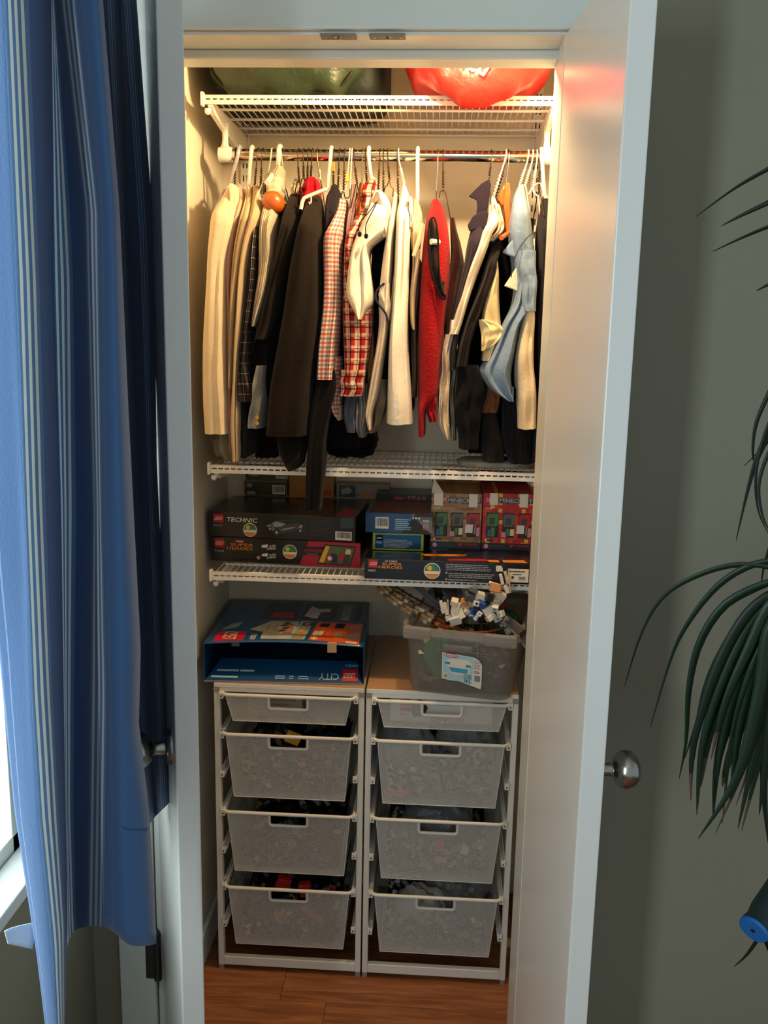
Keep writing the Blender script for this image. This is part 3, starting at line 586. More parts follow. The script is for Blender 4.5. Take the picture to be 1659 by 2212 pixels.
TT.poly('parts_picture', [(.345, .06), (.44, .06), (.535, .06), (.55, .47), (.45, .47), (.36, .47), (.25, .27), (.34, .22)], M('print_pale_grey', '#b9b3a4', .5), 1)
for k in range(3):
    for j in range(3): TT.disc('parts_picture', .36+.05*k, .27+.06*j, .004, tanp, 2)
for k in range(4): TT.rect('parts_picture', .43+.015*(k % 2), .22+.06*k, .47+.015*(k % 2), .27+.06*k, dgrey, 2, .02)
TT.lines(.475, .18, .53, .42, 5, red, 2, 3); TT.poly('picture_strip', [(.525, .06), (.62, .06), (.645, .48), (.56, .48)], pale, 1)
for k in range(4): TT.rect('strip_picture', .535+.012*k, .075+.10*k, .605+.012*k, .155+.10*k, (tanp, yellow, grey, dgrey)[k], 2, .01); TT.rect('strip_picture', .555+.012*k, .095+.10*k, .585+.012*k, .135+.10*k, orange, 3, .005)
TT.poly('orange_panel', [(.645, .06), (.80, .045), (.965, .03), (.975, .46), (.82, .47), (.675, .47)], M('print_bright_orange', '#d9541e', .4), 1)
for u0, v0, u1, v1, mm in ((.69, .36, .75, .44, black), (.79, .34, .85, .45, black), (.88, .34, .96, .42, grey), (.66, .16, .72, .26, cream), (.80, .13, .95, .27, grey)): TT.rect('motor_picture', u0, v0, u1, v1, mm, 2, .012)
for u, v in ((.83, .14), (.85, .25)): TT.disc('motor_picture', u, v, .012, orange, 3)
TT.rect('cross_mark', .66, .08, .70, .11, cream, 3); TT.rect('cross_mark', .675, .06, .685, .13, cream, 3); TT.rect('white_spot', .88, .04, .95, .07, cream, 3)
for q, mm in (([(.33, .55), (.5, .55), (.5, .68), (.36, .68)], crimson), ([(.57, .60), (.66, .55), (.68, .75), (.60, .85)], white), ([(.62, .7), (.74, .72), (.74, .80), (.62, .78)], white), ([(.82, .55), (.88, .55), (.89, .9), (.83, .9)], grey), ([(.91, .55), (.95, .55), (.96, .9), (.92, .9)], dgrey), ([(.55, .53), (.78, .53), (.8, .93), (.56, .93)], dblue), ([(.28, .53), (.52, .53), (.53, .93), (.29, .93)], dblue)): TT.poly('train_picture', q, mm, 3 if mm is not dblue else 1)
TT.poly('train_picture', [(.07, .27), (.16, .33), (.18, .44), (.11, .40)], grey, 2)
b = MB(); b.b2((.287, -.0022, .078), (.308, .008, Hc+.0085)); b.build('tape', M('tan_tape', '#b89a78', .5), t, True, smooth=False)
b = MB(); b.b2((.066, -.002, Hc-.004), (.084, .006, Hc+.004)); b.build('tape', M('grey_tape', '#3c4650', .4), t, True, smooth=False)

# ------------------------------------------------------------------ bricks: loose heaps inside bins and drawers
PAL = [M('plastic_'+n, c, .3) for n, c in (('grey', '#77797a'), ('dark_grey', '#3c3f42'), ('black', '#1b1c1e'), ('white', '#c9c8c2'), ('tan', '#b59c6a'), ('red', '#a8201f'), ('blue', '#2a4a8a'), ('green', '#2a6a42'), ('yellow', '#c9a032'), ('clear', '#8f9a9c'))]
def rotm(rnd): return Matrix.Rotation(rnd.uniform(0, 6.3), 3, 'Z') @ Matrix.Rotation(rnd.uniform(-1, 1), 3, 'X') @ Matrix.Rotation(rnd.uniform(-1, 1), 3, 'Y')
def heap(label, x0, x1, y0, y1, z0, z1, n, wts, seed, hump=.3, big=1.0):
    rnd = random.Random(seed); b = MB(); nx = 14; ny = 10
    hz = lambda u, v: z0+(z1-z0)*(.55+hump*(sin(u*5+seed)*.5+sin(v*4+seed*2)*.3))
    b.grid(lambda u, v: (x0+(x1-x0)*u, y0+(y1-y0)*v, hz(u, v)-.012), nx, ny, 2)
    for k in range(n):
        u, v = rnd.random(), rnd.random(); s = rnd.choice((.008, .012, .016, .024, .032))*big
        if k % 2: v = rnd.random()*.08; z = z0+.01+(hz(u, v)-z0)*rnd.random()
        else: z = hz(u, v)
        d = (s*1.4, .008*big*1.2, .0098*big)
        m_ = max(d)*.6; x = min(max(x0+(x1-x0)*u, x0+m_), x1-m_); y = min(max(y0+(y1-y0)*v, y0+m_*.5), y1-m_)
        i = rnd.choices(range(10), wts)[0]; R = rotm(rnd); b.box((x, y, max(z, z0+m_*.7)), d, R, i)
        if s < .03:
            c = V((x, y, max(z, z0+m_*.7)))
            for q in (-.25, .25): b.box(c+R @ V((q*d[0], 0, d[2]*.58)), (.0048, .0048, .0018), R, i)
    o = b.build('brick_heap', PAL, None, smooth=False, kind='stuff', org=((x0+x1)/2, (y0+y1)/2, z0)); return tag(o, label, 'toy bricks')
k = 0
for cx, side in ((-.323, 'left'), (.032, 'right')):
    for i in (1, 2, 3):
        z = RIMS[i]; nm = ('second', 'third', 'lowest')[i-1]
        wts = [[2, 6, 16, .4, 1, .6, 3, .6, .5, 2], [2, 4, 16, .5, 1, .4, 1, 3, .5, 2], [2, 4, 16, .5, .6, 3, 1, .6, .5, 2]][i-1] if side == 'left' else [[4, 6, 14, 1, .5, .3, .4, .4, .2, 5], [4, 6, 14, 1.2, .8, .5, .6, .6, .8, 4], [3, 6, 14, .8, 1, .3, .6, .3, .4, 4]][i-1]
        heap('loose plastic bricks heaped in the %s drawer of the %s unit' % (nm, side), cx-.122, cx+.122, 1.990, 2.29, z-DH[i], z-.015, 300, wts, 3*k+i); k += 1
# distinct things seen in the drawers
def bag(name, label, c, r, seed, mat, cat='bag'):
    rnd = random.Random(seed); ph = [rnd.uniform(0, 6) for _ in range(6)]; b = MB()
    def fn(u, v):
        a = 2*pi*u; p = pi*(v-.5); d = V((cos(p)*cos(a), cos(p)*sin(a), sin(p))); k = 1+.10*sin(5*d.x+ph[0])*sin(4*d.z+ph[1])+.07*sin(9*d.y+ph[2]+5*d.x)+.05*sin(13*d.z+ph[3])*sin(11*d.x+ph[4])
        return (c[0]+r[0]*d.x*k, c[1]+r[1]*d.y*k, c[2]+r[2]*d.z*k)
    b.grid(fn, 26, 16); return tag(b.build(name, mat, None, org=(c[0], c[1], c[2]-r[2]), angle=30), label, cat)
m_poly = M('clear_plastic_bag', '#a9aeae', .12, alpha=.32, bump=(40, .9, .01)); m_poly2 = M('smoky_plastic_bag', '#6f7476', .14, alpha=.5, bump=(40, .9, .01))
bag('plastic_bag', 'clear bag of parts on the left in the second drawer of the right unit', (-.045, 2.05, .575), (.068, .055, .072), 1, m_poly)
bag('plastic_bag', 'clear bag of parts on the right in the second drawer of the right unit', (.095, 2.06, .580), (.07, .06, .070), 2, m_poly)
bag('plastic_bag', 'clear bag of parts in the middle of the third drawer of the right unit', (.03, 2.05, .385), (.085, .055, .062), 3, m_poly2)
bag('plastic_bag', 'crumpled bag with a yellow corner, lowest drawer of the right unit', (.085, 2.09, .185), (.075, .07, .07), 4, m_poly)
bag('plastic_bag', 'pale bag behind the mesh, middle of the lowest drawer of the right unit', (.0, 2.035, .155), (.06, .04, .06), 5, M('milky_plastic_bag', '#b9b5ac', .3, alpha=.6, bump=(40, .9, .01)))
def chunk(name, label, c, d, rot, mat, cat, studs=0):
    b = MB(); R = Matrix.Rotation(rot[2], 3, 'Z') @ Matrix.Rotation(rot[1], 3, 'Y') @ Matrix.Rotation(rot[0], 3, 'X'); b.box(c, d, R)
    o = b.build(name, mat, None, smooth=False, bevel=min(d)*.12, org=c)
    if studs:
        for i in range(studs):
            q = MB(); q.lathe([(.0024, 0), (.0024, .0018)], V(c)+R @ V(((i-(studs-1)/2)*d[0]/studs, 0, d[2]/2)), R @ V((0, 0, 1)), 10); q.build('stud', mat, o)
    return tag(o, label, cat)
chunk('toy_block', 'mustard yellow block seen through the handle of the second left drawer', (-.318, 2.00, .607), (.036, .018, .024), (.2, .4, .1), PAL[8], 'toy', 3)
chunk('toy_block', 'red block leaning left of the handle in the lowest left drawer', (-.345, 2.015, .215), (.034, .02, .04), (.3, .3, .2), PAL[5], 'toy', 3)
chunk('toy_block', 'red block right of the handle centre in the lowest left drawer', (-.288, 2.01, .205), (.030, .02, .036), (.1, -.2, 0), PAL[5], 'toy', 3)
chunk('toy_plate', 'pale studded plate slanting behind the mesh of the third left drawer', (-.305, 1.982, .372), (.032, .008, .006), (0, .95, 0), PAL[0], 'toy', 4)
chunk('toy_plate', 'orange-brown bar slanting behind the mesh of the lowest left drawer', (-.268, 1.985, .155), (.06, .008, .014), (0, .62, 0), M('plastic_rust', '#a5623c', .4), 'toy', 5)
chunk('toy_block', 'round-edged red block behind the mesh of the third right drawer', (.036, 1.984, .355), (.024, .012, .022), (0, .1, 0), PAL[5], 'toy', 2)
chunk('toy_plate', 'cream bar under the red block in the third right drawer', (.042, 1.986, .318), (.028, .01, .009), (0, .08, 0), PAL[4], 'toy', 3)
chunk('toy_block', 'white block behind the mesh, right side of the third right drawer', (.097, 1.984, .346), (.016, .01, .018), (0, .4, 0), PAL[3], 'toy', 2)
chunk('toy_plate', 'orange strip low on the left in the second right drawer', (-.065, 1.984, .487), (.05, .008, .009), (0, -.05, 0), M('plastic_orange', '#b5562a', .4), 'toy', 5)
# boxes inside the two shallow top drawers
t, F, T = carton('flat_box', 'white printed flat box seen through the mesh of the top right drawer', (-.088, 1.992, .664), .238, .060, .26, 0, M('carton_white', '#cfcfca', .4))
F.rect('logo_panel', .10, .42, .20, .92, red, 1); F.text('logo_text', 'LEGO', .11, .58, .19, .76, white, 2, .12, True); F.poly('dark_picture', [(.23, .2), (.33, .25), (.37, .6), (.30, .95), (.22, .85), (.20, .5)], dgrey, 1); F.text('title_text', 'NINJAGO', .40, .03, .72, .30, red, 2, 0, True); F.text('set_number', '70738', .10, .28, .17, .36, black, 2, 0, True); F.lines(.46, .72, .62, .95, 3, grey, 2, 3)
t, F, T = carton('flat_box', 'pale tray of papers in the top left drawer', (-.425, 1.995, .664), .13, .066, .24, 0, M('carton_beige', '#9a8f80', .6)); F.lines(.1, .2, .9, .9, 4, M('print_taupe', '#7f756a', .6), 1, 2)

# ------------------------------------------------------------------ plastic bin with brick-built models
def milky(name, col, a):
    m = bpy.data.materials.new(name); m.use_nodes = True; nt = m.node_tree; nt.nodes.clear(); o = nt.nodes.new('ShaderNodeOutputMaterial')
    t = nt.nodes.new('ShaderNodeBsdfTransparent'); t.inputs[0].default_value = (.95, .96, .95, 1); p = nt.nodes.new('ShaderNodeBsdfPrincipled'); p.inputs['Base Color'].default_value = C(col); p.inputs['Roughness'].default_value = .3
    x = nt.nodes.new('ShaderNodeMixShader'); x.inputs[0].default_value = a; nt.links.new(t.outputs[0], x.inputs[1]); nt.links.new(p.outputs[0], x.inputs[2]); nt.links.new(x.outputs[0], o.inputs[0]); return m
m_bin = milky('milky_plastic', '#8f8983', .38); m_lip = milky('milky_plastic_thick', '#a8a19b', .38)
BO = V((-.046, 1.962, .7512)); BYW = radians(-11); BW, BD, BH = .232, .33, .158
t = thing('storage_bin', 'translucent plastic storage bin with a pale blue label, full of toy models', 'bin', BO, BYW)
def ring(w_, d_, inset, n=10, rc=.03):
    pts = []
    for cx, cy, a0 in ((w_-rc, rc, -90), (w_-rc, d_-rc, 0), (rc, d_-rc, 90), (rc, rc, 180)):
        for k in range(n+1): a = radians(a0+90*k/n); pts.append((cx+rc*cos(a)-0, cy+rc*sin(a)))
    return pts
def binpt(i, h):            # bottom ring slightly smaller than the rim; front foot line is wavy
    base = ring(BW, BD, 0); x, y = base[i % len(base)]; s = h/BH; g = .012*(1-s)
    cxx, cyy = BW/2, BD/2; x = cxx+(x-cxx)*(1+.10*s-.0*g); y = cyy+(y-cyy)*(1+.05*s)
    nt_ = .013 if (y < .012 and .20 < x/BW < .76) else 0
    return V((x, y, h-nt_*max(0, (s-.8)/.2)))
NR = 44; lv = [0, .004, .02, .05, .09, .125, BH]
b = MB(); vs = []
for j, h in enumerate(lv):
    for i in range(NR):
        p = binpt(i, h)
        if j < 2: p.x = BW/2+(p.x-BW/2)*(.955+.03*j); p.y = BD/2+(p.y-BD/2)*(.96+.03*j)
        if j == 0 and p.y < .05: p.z += .006*exp(-((p.x/BW-.45)/.2)**2)
        vs.append(p)
fs = [(j*NR+i, j*NR+(i+1) % NR, (j+1)*NR+(i+1) % NR, (j+1)*NR+i) for j in range(len(lv)-1) for i in range(NR)]+[tuple(range(NR))[::-1]]
b.add(vs, fs); b.build('tub', m_bin, t, True, solid=.0015)
b = MB(); rimp = [binpt(i, BH) for i in range(NR)]
for j, (o_, z_) in enumerate(((0, 0), (.010, 0), (.0105, -.018), (.0095, -.018))): pass
vs = []; prof = ((0, 0), (.009, .001), (.0105, -.016), (.009, -.016), (.0075, -.001), (0, -.002))
for o_, z_ in prof:
    for p in rimp:
        dd = V((p.x-BW/2, p.y-BD/2, 0)); dd = V((dd.x/(BW/2), dd.y/(BD/2), 0)).normalized()
        drop = .014 if (p.y < .01 and .25 < p.x/BW < .74) else 0
        vs.append(p+dd*o_+V((0, 0, z_-drop*0)))
K = len(prof); b.add(vs, [(j*NR+i, j*NR+(i+1) % NR, (j+1)*NR+(i+1) % NR, (j+1)*NR+i) for j in range(K-1) for i in range(NR)]); b.build('rim', m_lip, t, True)
for x0, x1 in ((-.012, .052), (.170, .243)):
    b = MB(); b.b2((x0, -.020, BH-.026), (x1, -.006, BH+.002)); b.build('rim_corner', m_lip, t, True, bevel=.004, smooth=False)
for x in (.070, .158): b = MB(); b.b2((x-.0012, -.012, BH-.055), (x+.0012, -.002, BH-.012)); b.build('rib', m_lip, t, True, smooth=False)
b = MB(); b.prism([(.045, -.006, BH-.050), (.075, -.013, BH-.047), (.155, -.013, BH-.047), (.185, -.006, BH-.050), (.115, .0, BH-.051)], (0, 0, .0022)); b.build('ledge', m_lip, t, True, smooth=False)
b = MB(); b.b2((.078, -.010, BH-.048), (.146, -.003, BH-.034)); b.build('latch_panel', m_lip, t, True, smooth=False, bevel=.004)
LB = Face((.078, -.0075, .042), (.090, 0, -.006), (0, -.003, .064), t)
LB.poly('label', [(.0, .02), (.2, .0), (.45, .02), (.7, -.06), (.98, -.14), (1, .0), (1, .75), (.92, .92), (.78, 1.0), (0, 1)], white, 1); LB.poly('label_ground', [(.015, .05), (.2, .03), (.45, .05), (.76, -.04), (.78, .98), (.015, .98)], M('print_sky', '#9fc8d2', .4), 2)
LB.poly('picture_lid', [(.07, .66), (.2, .82), (.66, .84), (.76, .70), (.70, .60), (.12, .58)], white, 3); LB.poly('picture_tub', [(.12, .58), (.72, .60), (.68, .30), (.3, .24), (.2, .30)], white, 3); LB.poly('picture_water', [(.16, .50), (.66, .52), (.64, .36), (.24, .34)], M('print_azure', '#3a9cc0', .4), 4)
for u in (.08, .60): LB.rect('picture_latch', u, .60, u+.12, .68, M('print_teal_blue', '#3a7f98', .4), 4)
LB.poly('brand_oval', [(.04+.18*(1+cos(2*pi*i/20)), .93+.075*sin(2*pi*i/20)) for i in range(20)], M('print_wine', '#a83a48', .4), 3); LB.poly('brand_oval', [(.055+.165*(1+cos(2*pi*i/20)), .93+.055*sin(2*pi*i/20)) for i in range(20)], white, 4); LB.text('brand_text', 'Sterilite', .08, .89, .36, .975, M('print_wine', '#a83a48', .4), 5, .1)
LB.text('size_text', '15 Qt.', .56, .22, .75, .35, M('print_petrol', '#1c4f66', .4), 5); LB.rect('size_rule', .56, .18, .75, .195, M('print_petrol', '#1c4f66', .4), 5); LB.text('size_text', '14 L', .58, .02, .73, .15, M('print_petrol', '#1c4f66', .4), 5)
LB.rect('mark_panel', .035, .05, .17, .25, cream, 3); LB.disc('mark', .10, .15, .004, grey, 4); LB.lines(.80, .58, .96, .92, 5, grey, 2, 4); LB.barcode(.80, .05, .97, .38, 2); LB.lines(.80, .42, .97, .52, 2, black, 2, 5)
RB = Matrix.Rotation(BYW, 3, 'Z')
def BP(x, y, z): return BO+RB @ V((x, y, z))
# loose pieces in the bin
rnd = random.Random(11); b = MB()
for k_ in range(420):
    x = rnd.uniform(.022, BW-.022); y = rnd.uniform(.03, BD-.03); z = rnd.uniform(.012, .115 if y > .1 else .09)
    if k_ % 2: y = rnd.uniform(.022, .04)
    i = rnd.choices(range(10), [2, 8, 16, .6, 1.2, .8, .8, 1, .3, .5])[0]; b.box(BP(x, y, z), (rnd.choice((.012, .016, .024)), .010, .0096), RB @ rotm(rnd), i)
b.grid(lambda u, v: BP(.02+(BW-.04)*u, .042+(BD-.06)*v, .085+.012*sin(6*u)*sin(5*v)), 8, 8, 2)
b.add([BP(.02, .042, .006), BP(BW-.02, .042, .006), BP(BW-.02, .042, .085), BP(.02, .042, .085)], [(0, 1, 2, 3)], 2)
tag(b.build('brick_heap', PAL, None, smooth=False, kind='stuff', org=BO), 'dark jumble of loose plastic bricks inside the translucent bin', 'toy bricks')
b = MB(); q = [(.045, .055), (.03, .085), (.035, .115), (.05, .13), (.085, .13), (.085, .035), (.068, .032)]
b.prism([BP(x, .0125, z) for x, z in q], RB @ V((0, .003, 0))); gp = tag(b.build('building_plate', M('plastic_plate_green', '#1f9a58', .35), None, smooth=False, org=BP(.05, .02, .03)), 'green building plate pressed against the inside of the bin front', 'toy')
for i in range(4):
    for j in range(3):
        q = MB(); q.lathe([(.0024, 0), (.0024, .0017)], BP(.051+.009*j, .0125, .06+.016*i), RB @ V((0, -1, 0)), 8); q.build('stud', M('plastic_plate_green', '#1f9a58', .35), gp)
chunk('toy_block', 'cream and yellow block low at the left in the plastic bin', BP(.045, .03, .026), (.034, .014, .018), (.1, .2, BYW), PAL[4], 'toy', 3)
chunk('toy_block', 'small red block at the right in the plastic bin', BP(.197, .024, .062), (.012, .010, .010), (.1, .2, BYW), PAL[5], 'toy', 1)

# brick-built ship: bricks laid along a sagging curve that climbs out of the bin to the left
MT = {k: M('plastic_'+k, v, .3) for k, v in (('sand', '#b4946a'), ('brown', '#6e3a20'), ('dark_brown', '#3c2418'), ('nougat', '#b87a4a'), ('olive', '#7d6a48'), ('net_green', '#1f5a40'), ('ivory', '#d5cbb8'), ('gunmetal', '#4a4f55'), ('aqua', '#4f9a9a'))}
def ZP(px, py, Y): return P(px, py, Y)
ship = thing('toy_ship', 'brick-built tan and brown ship hull sloping up out of the bin to the left', 'toy', ZP(1000, 1372, 2.02))
path = [(822, 1262, 2.22), (846, 1284, 2.18), (880, 1307, 2.12), (915, 1327, 2.06), (945, 1345, 2.02), (985, 1362, 1.99), (1030, 1372, 1.98), (1070, 1374, 1.99)]
cur = catmull([ZP(*p) for p in path], 30)
for i in range(30):
    a, c = cur[i], cur[i+1]; d = c-a; ang = atan2(d.z, d.x); R = Matrix.Rotation(-ang, 3, 'Y') @ Matrix.Rotation(atan2(d.y, d.x)*.6, 3, 'Z')
    L = d.length*.96
    for lvl in range(3):
        nm = ('sand', 'olive', 'ivory', 'sand')[(i*3+lvl) % 4] if i < 16 else ('brown', 'dark_brown', 'nougat', 'brown')[(i*5+lvl) % 4]
        if lvl == 2 and i % 3 == 1: continue
        off = R @ V((0, .004*(lvl-1), .0092*(lvl-1)))
        q = MB(); q.box((a+c)/2+off, (L, .017+.004*(lvl == 1), .0086), R); q.build('brick', MT[nm], ship, smooth=False, bevel=.0006)
    if i % 2 == 0:
        q = MB(); q.tube([(a+c)/2+R @ V((0, 0, .012)), (a+c)/2+R @ V((0, .01, .026))], .0028, 8); q.build('rail_post', MT['dark_brown' if i > 12 else 'olive'], ship)
q = MB(); q.tube(catmull([ZP(*p)+V((0, .012, .024)) for p in path], 24), .0022, 8); q.build('rail', MT['dark_brown'], ship)
q = MB(); q.tube(catmull([ZP(975, 1342, 2.0), ZP(1000, 1362, 1.96), ZP(1045, 1366, 1.95), ZP(1085, 1356, 1.97), ZP(1105, 1342, 2.02)], 20), .003, 8); q.build('railing', MT['brown'], ship)
q = MB(); q.tube([ZP(907, 1325, 2.05), ZP(900, 1340, 2.03), ZP(893, 1352, 2.02)], .0022, 8); q.build('rigging', MT['brown'], ship)
def wing(name, label, poly, Y, thick, mat, cat='toy', tilt=0, edge=None):
    b = MB(); pts = [P(x, y, Y+(tilt*(x-poly[0][0])/100)) for x, y in poly]; b.prism(pts, (0, thick, 0)); o = b.build(name, mat, None, smooth=False, bevel=.0012, org=pts[0]); tag(o, label, cat)
    if edge:
        q = MB(); n = len(pts); q.tube([pts[edge[0]]+V((0, -.001, 0)), pts[edge[1]]+V((0, -.001, 0))], .0025, 6); q.build('rib', M('plastic_seam_grey', '#6a6e73', .35), o)
    return o
wing('toy_wing', 'long dark grey blade slanting behind the tan ship hull', [(887, 1262), (902, 1261), (951, 1303), (960, 1315), (955, 1322), (925, 1300)], 2.10, .008, MT['gunmetal'], tilt=-.06, edge=(0, 4))
wing('toy_wing', 'short blue-grey blade behind the white gun barrel', [(956, 1276), (966, 1280), (983, 1302), (978, 1312), (968, 1304)], 2.10, .008, M('plastic_slate', '#39434d', .3), edge=(0, 3))
wing('toy_wing', 'upright dark grey tapered blade in the middle of the models', [(994, 1241), (1002, 1239), (1018, 1285), (1012, 1296), (1000, 1294)], 2.04, .009, M('plastic_seam_grey', '#6a6e73', .35), edge=(1, 3))
wing('toy_wing', 'black spiky frame below the front edge of the toy box shelf', [(935, 1266), (948, 1262), (962, 1284), (955, 1300), (948, 1290), (940, 1296)], 2.14, .014, PAL[2])
wing('toy_wing', 'long grey-brown blade at the right edge of the bin', [(1082, 1330), (1094, 1328), (1142, 1364), (1150, 1392), (1144, 1410), (1100, 1352)], 1.99, .008, M('plastic_taupe', '#6a6258', .35), tilt=-.10, edge=(0, 4))
wing('toy_wing', 'black saw-toothed blade crossing the long blade at the right edge', [(1104, 1388), (1108, 1378), (1120, 1370), (1146, 1354), (1148, 1360), (1132, 1374), (1120, 1384), (1112, 1390)], 1.93, .007, PAL[2], tilt=-.06)
wing('toy_flame', 'translucent aqua flame piece at the right, under the shelf edge', [(1100, 1274), (1112, 1266), (1120, 1270), (1130, 1266), (1124, 1272), (1134, 1275), (1118, 1278), (1108, 1280)], 2.02, .004, MT['aqua'])
wing('toy_fin', 'small red fin at the right of the white robot', [(1085, 1310), (1098, 1292), (1096, 1302), (1088, 1314)], 2.05, .004, PAL[5])
bag('netting', 'dark green netting bunched in the right back corner of the bin', ZP(1088, 1350, 2.07), (.042, .05, .032), 9, M('green_netting', '#1c6148', .8, bump=(120, 1., .01)), 'netting')
# white robot figure
rob = thing('toy_robot', 'white and black brick-built robot sprawled over the top of the bin', 'toy', ZP(1020, 1335, 1.98)); MW = MT['ivory']
BK = [(986, 1313, 15, 20, .15, 'ivory'), (982, 1300, 13, 10, .2, 'ivory'), (990, 1328, 22, 18, -.5, 'ivory'), (984, 1338, 20, 16, -.4, 'white'), (1002, 1322, 18, 14, .7, 'ivory'), (994, 1313, 13, 14, .1, 'dark'), (1010, 1306, 20, 18, .5, 'tanw'), (1004, 1300, 14, 10, -.3, 'nougat'), (1008, 1318, 10, 8, .6, 'ivory'),
      (1034, 1289, 26, 18, .18, 'ivory'), (1040, 1304, 17, 12, .4, 'blue'), (1028, 1303, 10, 10, .2, 'white'), (1020, 1320, 12, 12, .4, 'blue'), (1024, 1330, 17, 12, .5, 'white'), (1020, 1340, 20, 14, .1, 'dgrey'), (1054, 1318, 20, 15, -.5, 'white'), (1066, 1326, 15, 12, -.5, 'dgrey'), (1066, 1302, 17, 22, .2, 'ivory'), (1070, 1312, 12, 10, .1, 'white'),
      (1074, 1288, 26, 22, .5, 'ivory'), (1070, 1270, 20, 15, .2, 'nougat'), (1070, 1263, 24, 5, .25, 'ivory'), (1056, 1290, 14, 14, .2, 'dark'), (1060, 1333, 18, 10, -.6, 'white'), (1082, 1326, 10, 12, -.4, 'white'), (1076, 1336, 16, 10, -.6, 'grey'), (1050, 1300, 13, 15, .2, 'dark'), (1022, 1276, 16, 8, .4, 'gun'), (1014, 1288, 17, 13, .1, 'gun'), (1036, 1326, 9, 9, .5, 'white'), (1090, 1348, 12, 9, -.8, 'white'), (1100, 1360, 17, 8, -.85, 'ivory'), (1107, 1372, 14, 8, -.85, 'dark'), (1088, 1340, 17, 8, -.8, 'grey')]
MM = {'ivory': MW, 'white': PAL[3], 'dark': PAL[2], 'tanw': M('plastic_bisque', '#b9a48c', .35), 'nougat': MT['nougat'], 'blue': PAL[6], 'dgrey': PAL[1], 'grey': PAL[0], 'gun': MT['gunmetal']}
rnd = random.Random(4)
for x, y, w_, h_, a, mm in BK:
    Y = 1.97+rnd.uniform(-.015, .015); c = P(x, y, Y); s = 2.02/F_PX; R = Matrix.Rotation(a, 3, 'Y') @ Matrix.Rotation(rnd.uniform(-.5, .5), 3, 'Z') @ Matrix.Rotation(rnd.uniform(-.4, .4), 3, 'X')
    q = MB(); q.box(c, (w_*s*1.22, .018, h_*s*1.22), R); o = q.build('block', MM[mm], rob, smooth=False, bevel=.0015)
    if rnd.random() < .7 and w_ > 12:
        for sx in (-.25, .25):
            q = MB(); q.lathe([(.0024, 0), (.0024, .0018)], c+R @ V((sx*w_*s, 0, h_*s/2)), R @ V((0, 0, 1)), 8); q.build('stud', MM[mm], o)
    elif rnd.random() < .5: q = MB(); q.lathe([(.003, 0), (.003, .001)], c+R @ V((0, -.008, 0)), R @ V((0, -1, 0)), 10); q.build('pin_hole', PAL[2], o)
def gun(pts, Y0, label):
    for (x0, y0, x1, y1, w_, mm) in pts:
        a, c = P(x0, y0, Y0), P(x1, y1, Y0); d = c-a; R = Matrix.Rotation(-atan2(d.z, d.x), 3, 'Y'); q = MB(); q.box((a+c)/2, (d.length, .010, w_*2/F_PX), R); q.build('arm_block', MM[mm], rob, smooth=False, bevel=.001)
gun([(952, 1298, 958, 1324, 7, 'ivory'), (960, 1300, 966, 1328, 8, 'ivory'), (967, 1296, 970, 1330, 3, 'tanw'), (965, 1330, 968, 1341, 8, 'ivory'), (956, 1294, 964, 1293, 10, 'dark'), (952, 1318, 958, 1316, 5, 'white')], 1.965, '')
gun([(1081, 1240, 1086, 1262, 7, 'ivory'), (1090, 1228, 1096, 1260, 6, 'tanw'), (1088, 1238, 1094, 1236, 6, 'ivory'), (1091, 1250, 1098, 1248, 6, 'ivory'), (1091, 1264, 1097, 1281, 9, 'ivory'), (1100, 1258, 1103, 1280, 3, 'tanw'), (1086, 1218, 1092, 1232, 8, 'dark'), (1078, 1206, 1086, 1218, 6, 'dark')], 1.955, '')
chunk('toy_fragment', 'tiny pale toy fragment on the floor right of the right drawer unit', PZ(1099, 2036, .012), (.016, .012, .022), (.2, .3, .4), PAL[4], 'toy', 1)
# ------------------------------------------------------------------ bags on the top shelf
def cushion(c, rx, ry, rz, ex, fn, nu=64, nv=40, sag=None):
    """rounded soft block: superellipsoid with creases fn(x,y,z dir) -> scale"""
    b = MB(); pw = lambda v, e: (abs(v)**e)*(1 if v >= 0 else -1)
    def f(u, v):
        a = 2*pi*u; p = pi*(v-.5); d = V((pw(cos(p), ex)*pw(cos(a), ex), pw(cos(p), ex)*pw(sin(a), ex), pw(sin(p), ex))); k = fn(d)
        return (c[0]+rx*d.x*k, c[1]+ry*d.y*k, c[2]+rz*d.z*k-(sag(d) if sag else 0))
    b.grid(f, nu, nv); return b
crease = lambda d, s, a: 1+a*(sin(7*d.x+s+3*sin(4*d.z+s))*sin(5*d.z+2*d.x+s)+.6*sin(15*d.x+6*d.z+2*s)*sin(9*d.z-5*d.x))
SZ = 2.0375
a = P(438, 180, 2.08); c = P(835, 180, 2.08)
gb = thing('soft_bag', 'dark green soft bag with a bulging front pocket, left on the top shelf', 'bag', ((a.x+c.x)/2, 2.2, SZ))
b = cushion(((a.x+c.x)/2, 2.205, SZ+.165), (c.x-a.x)/2, .14, .165, .32, lambda d: crease(d, 1, .006)); b.build('body', fabric('bag_dark_green', '#161d18', .55), gb)
a2 = P(440, 150, 2.03); c2 = P(782, 150, 2.03); pc = ((a2.x+c2.x)/2, 2.065, SZ+.150)
b = cushion(pc, (c2.x-a2.x)/2, .082, .153, .62, lambda d: crease(d, 2, .045), 80, 50); b.build('front_pocket', M('bag_green', '#26341f', .42, bump=(45, .6, .006), spec=.5, vary=.2, vscale=10), gb)
pw = lambda v, e: (abs(v)**e)*(1 if v >= 0 else -1)
b = MB(); b.tube([(pc[0]+(c2.x-a2.x)/2*.97*pw(cos(t), .62), 2.028+.004*sin(3*t), pc[2]-.004+.142*pw(sin(t), .62)) for t in [2*pi*k/64 for k in range(64)]], .0042, 8, closed=True); b.build('piping', fabric('bag_piping', '#15170f', .5), gb)
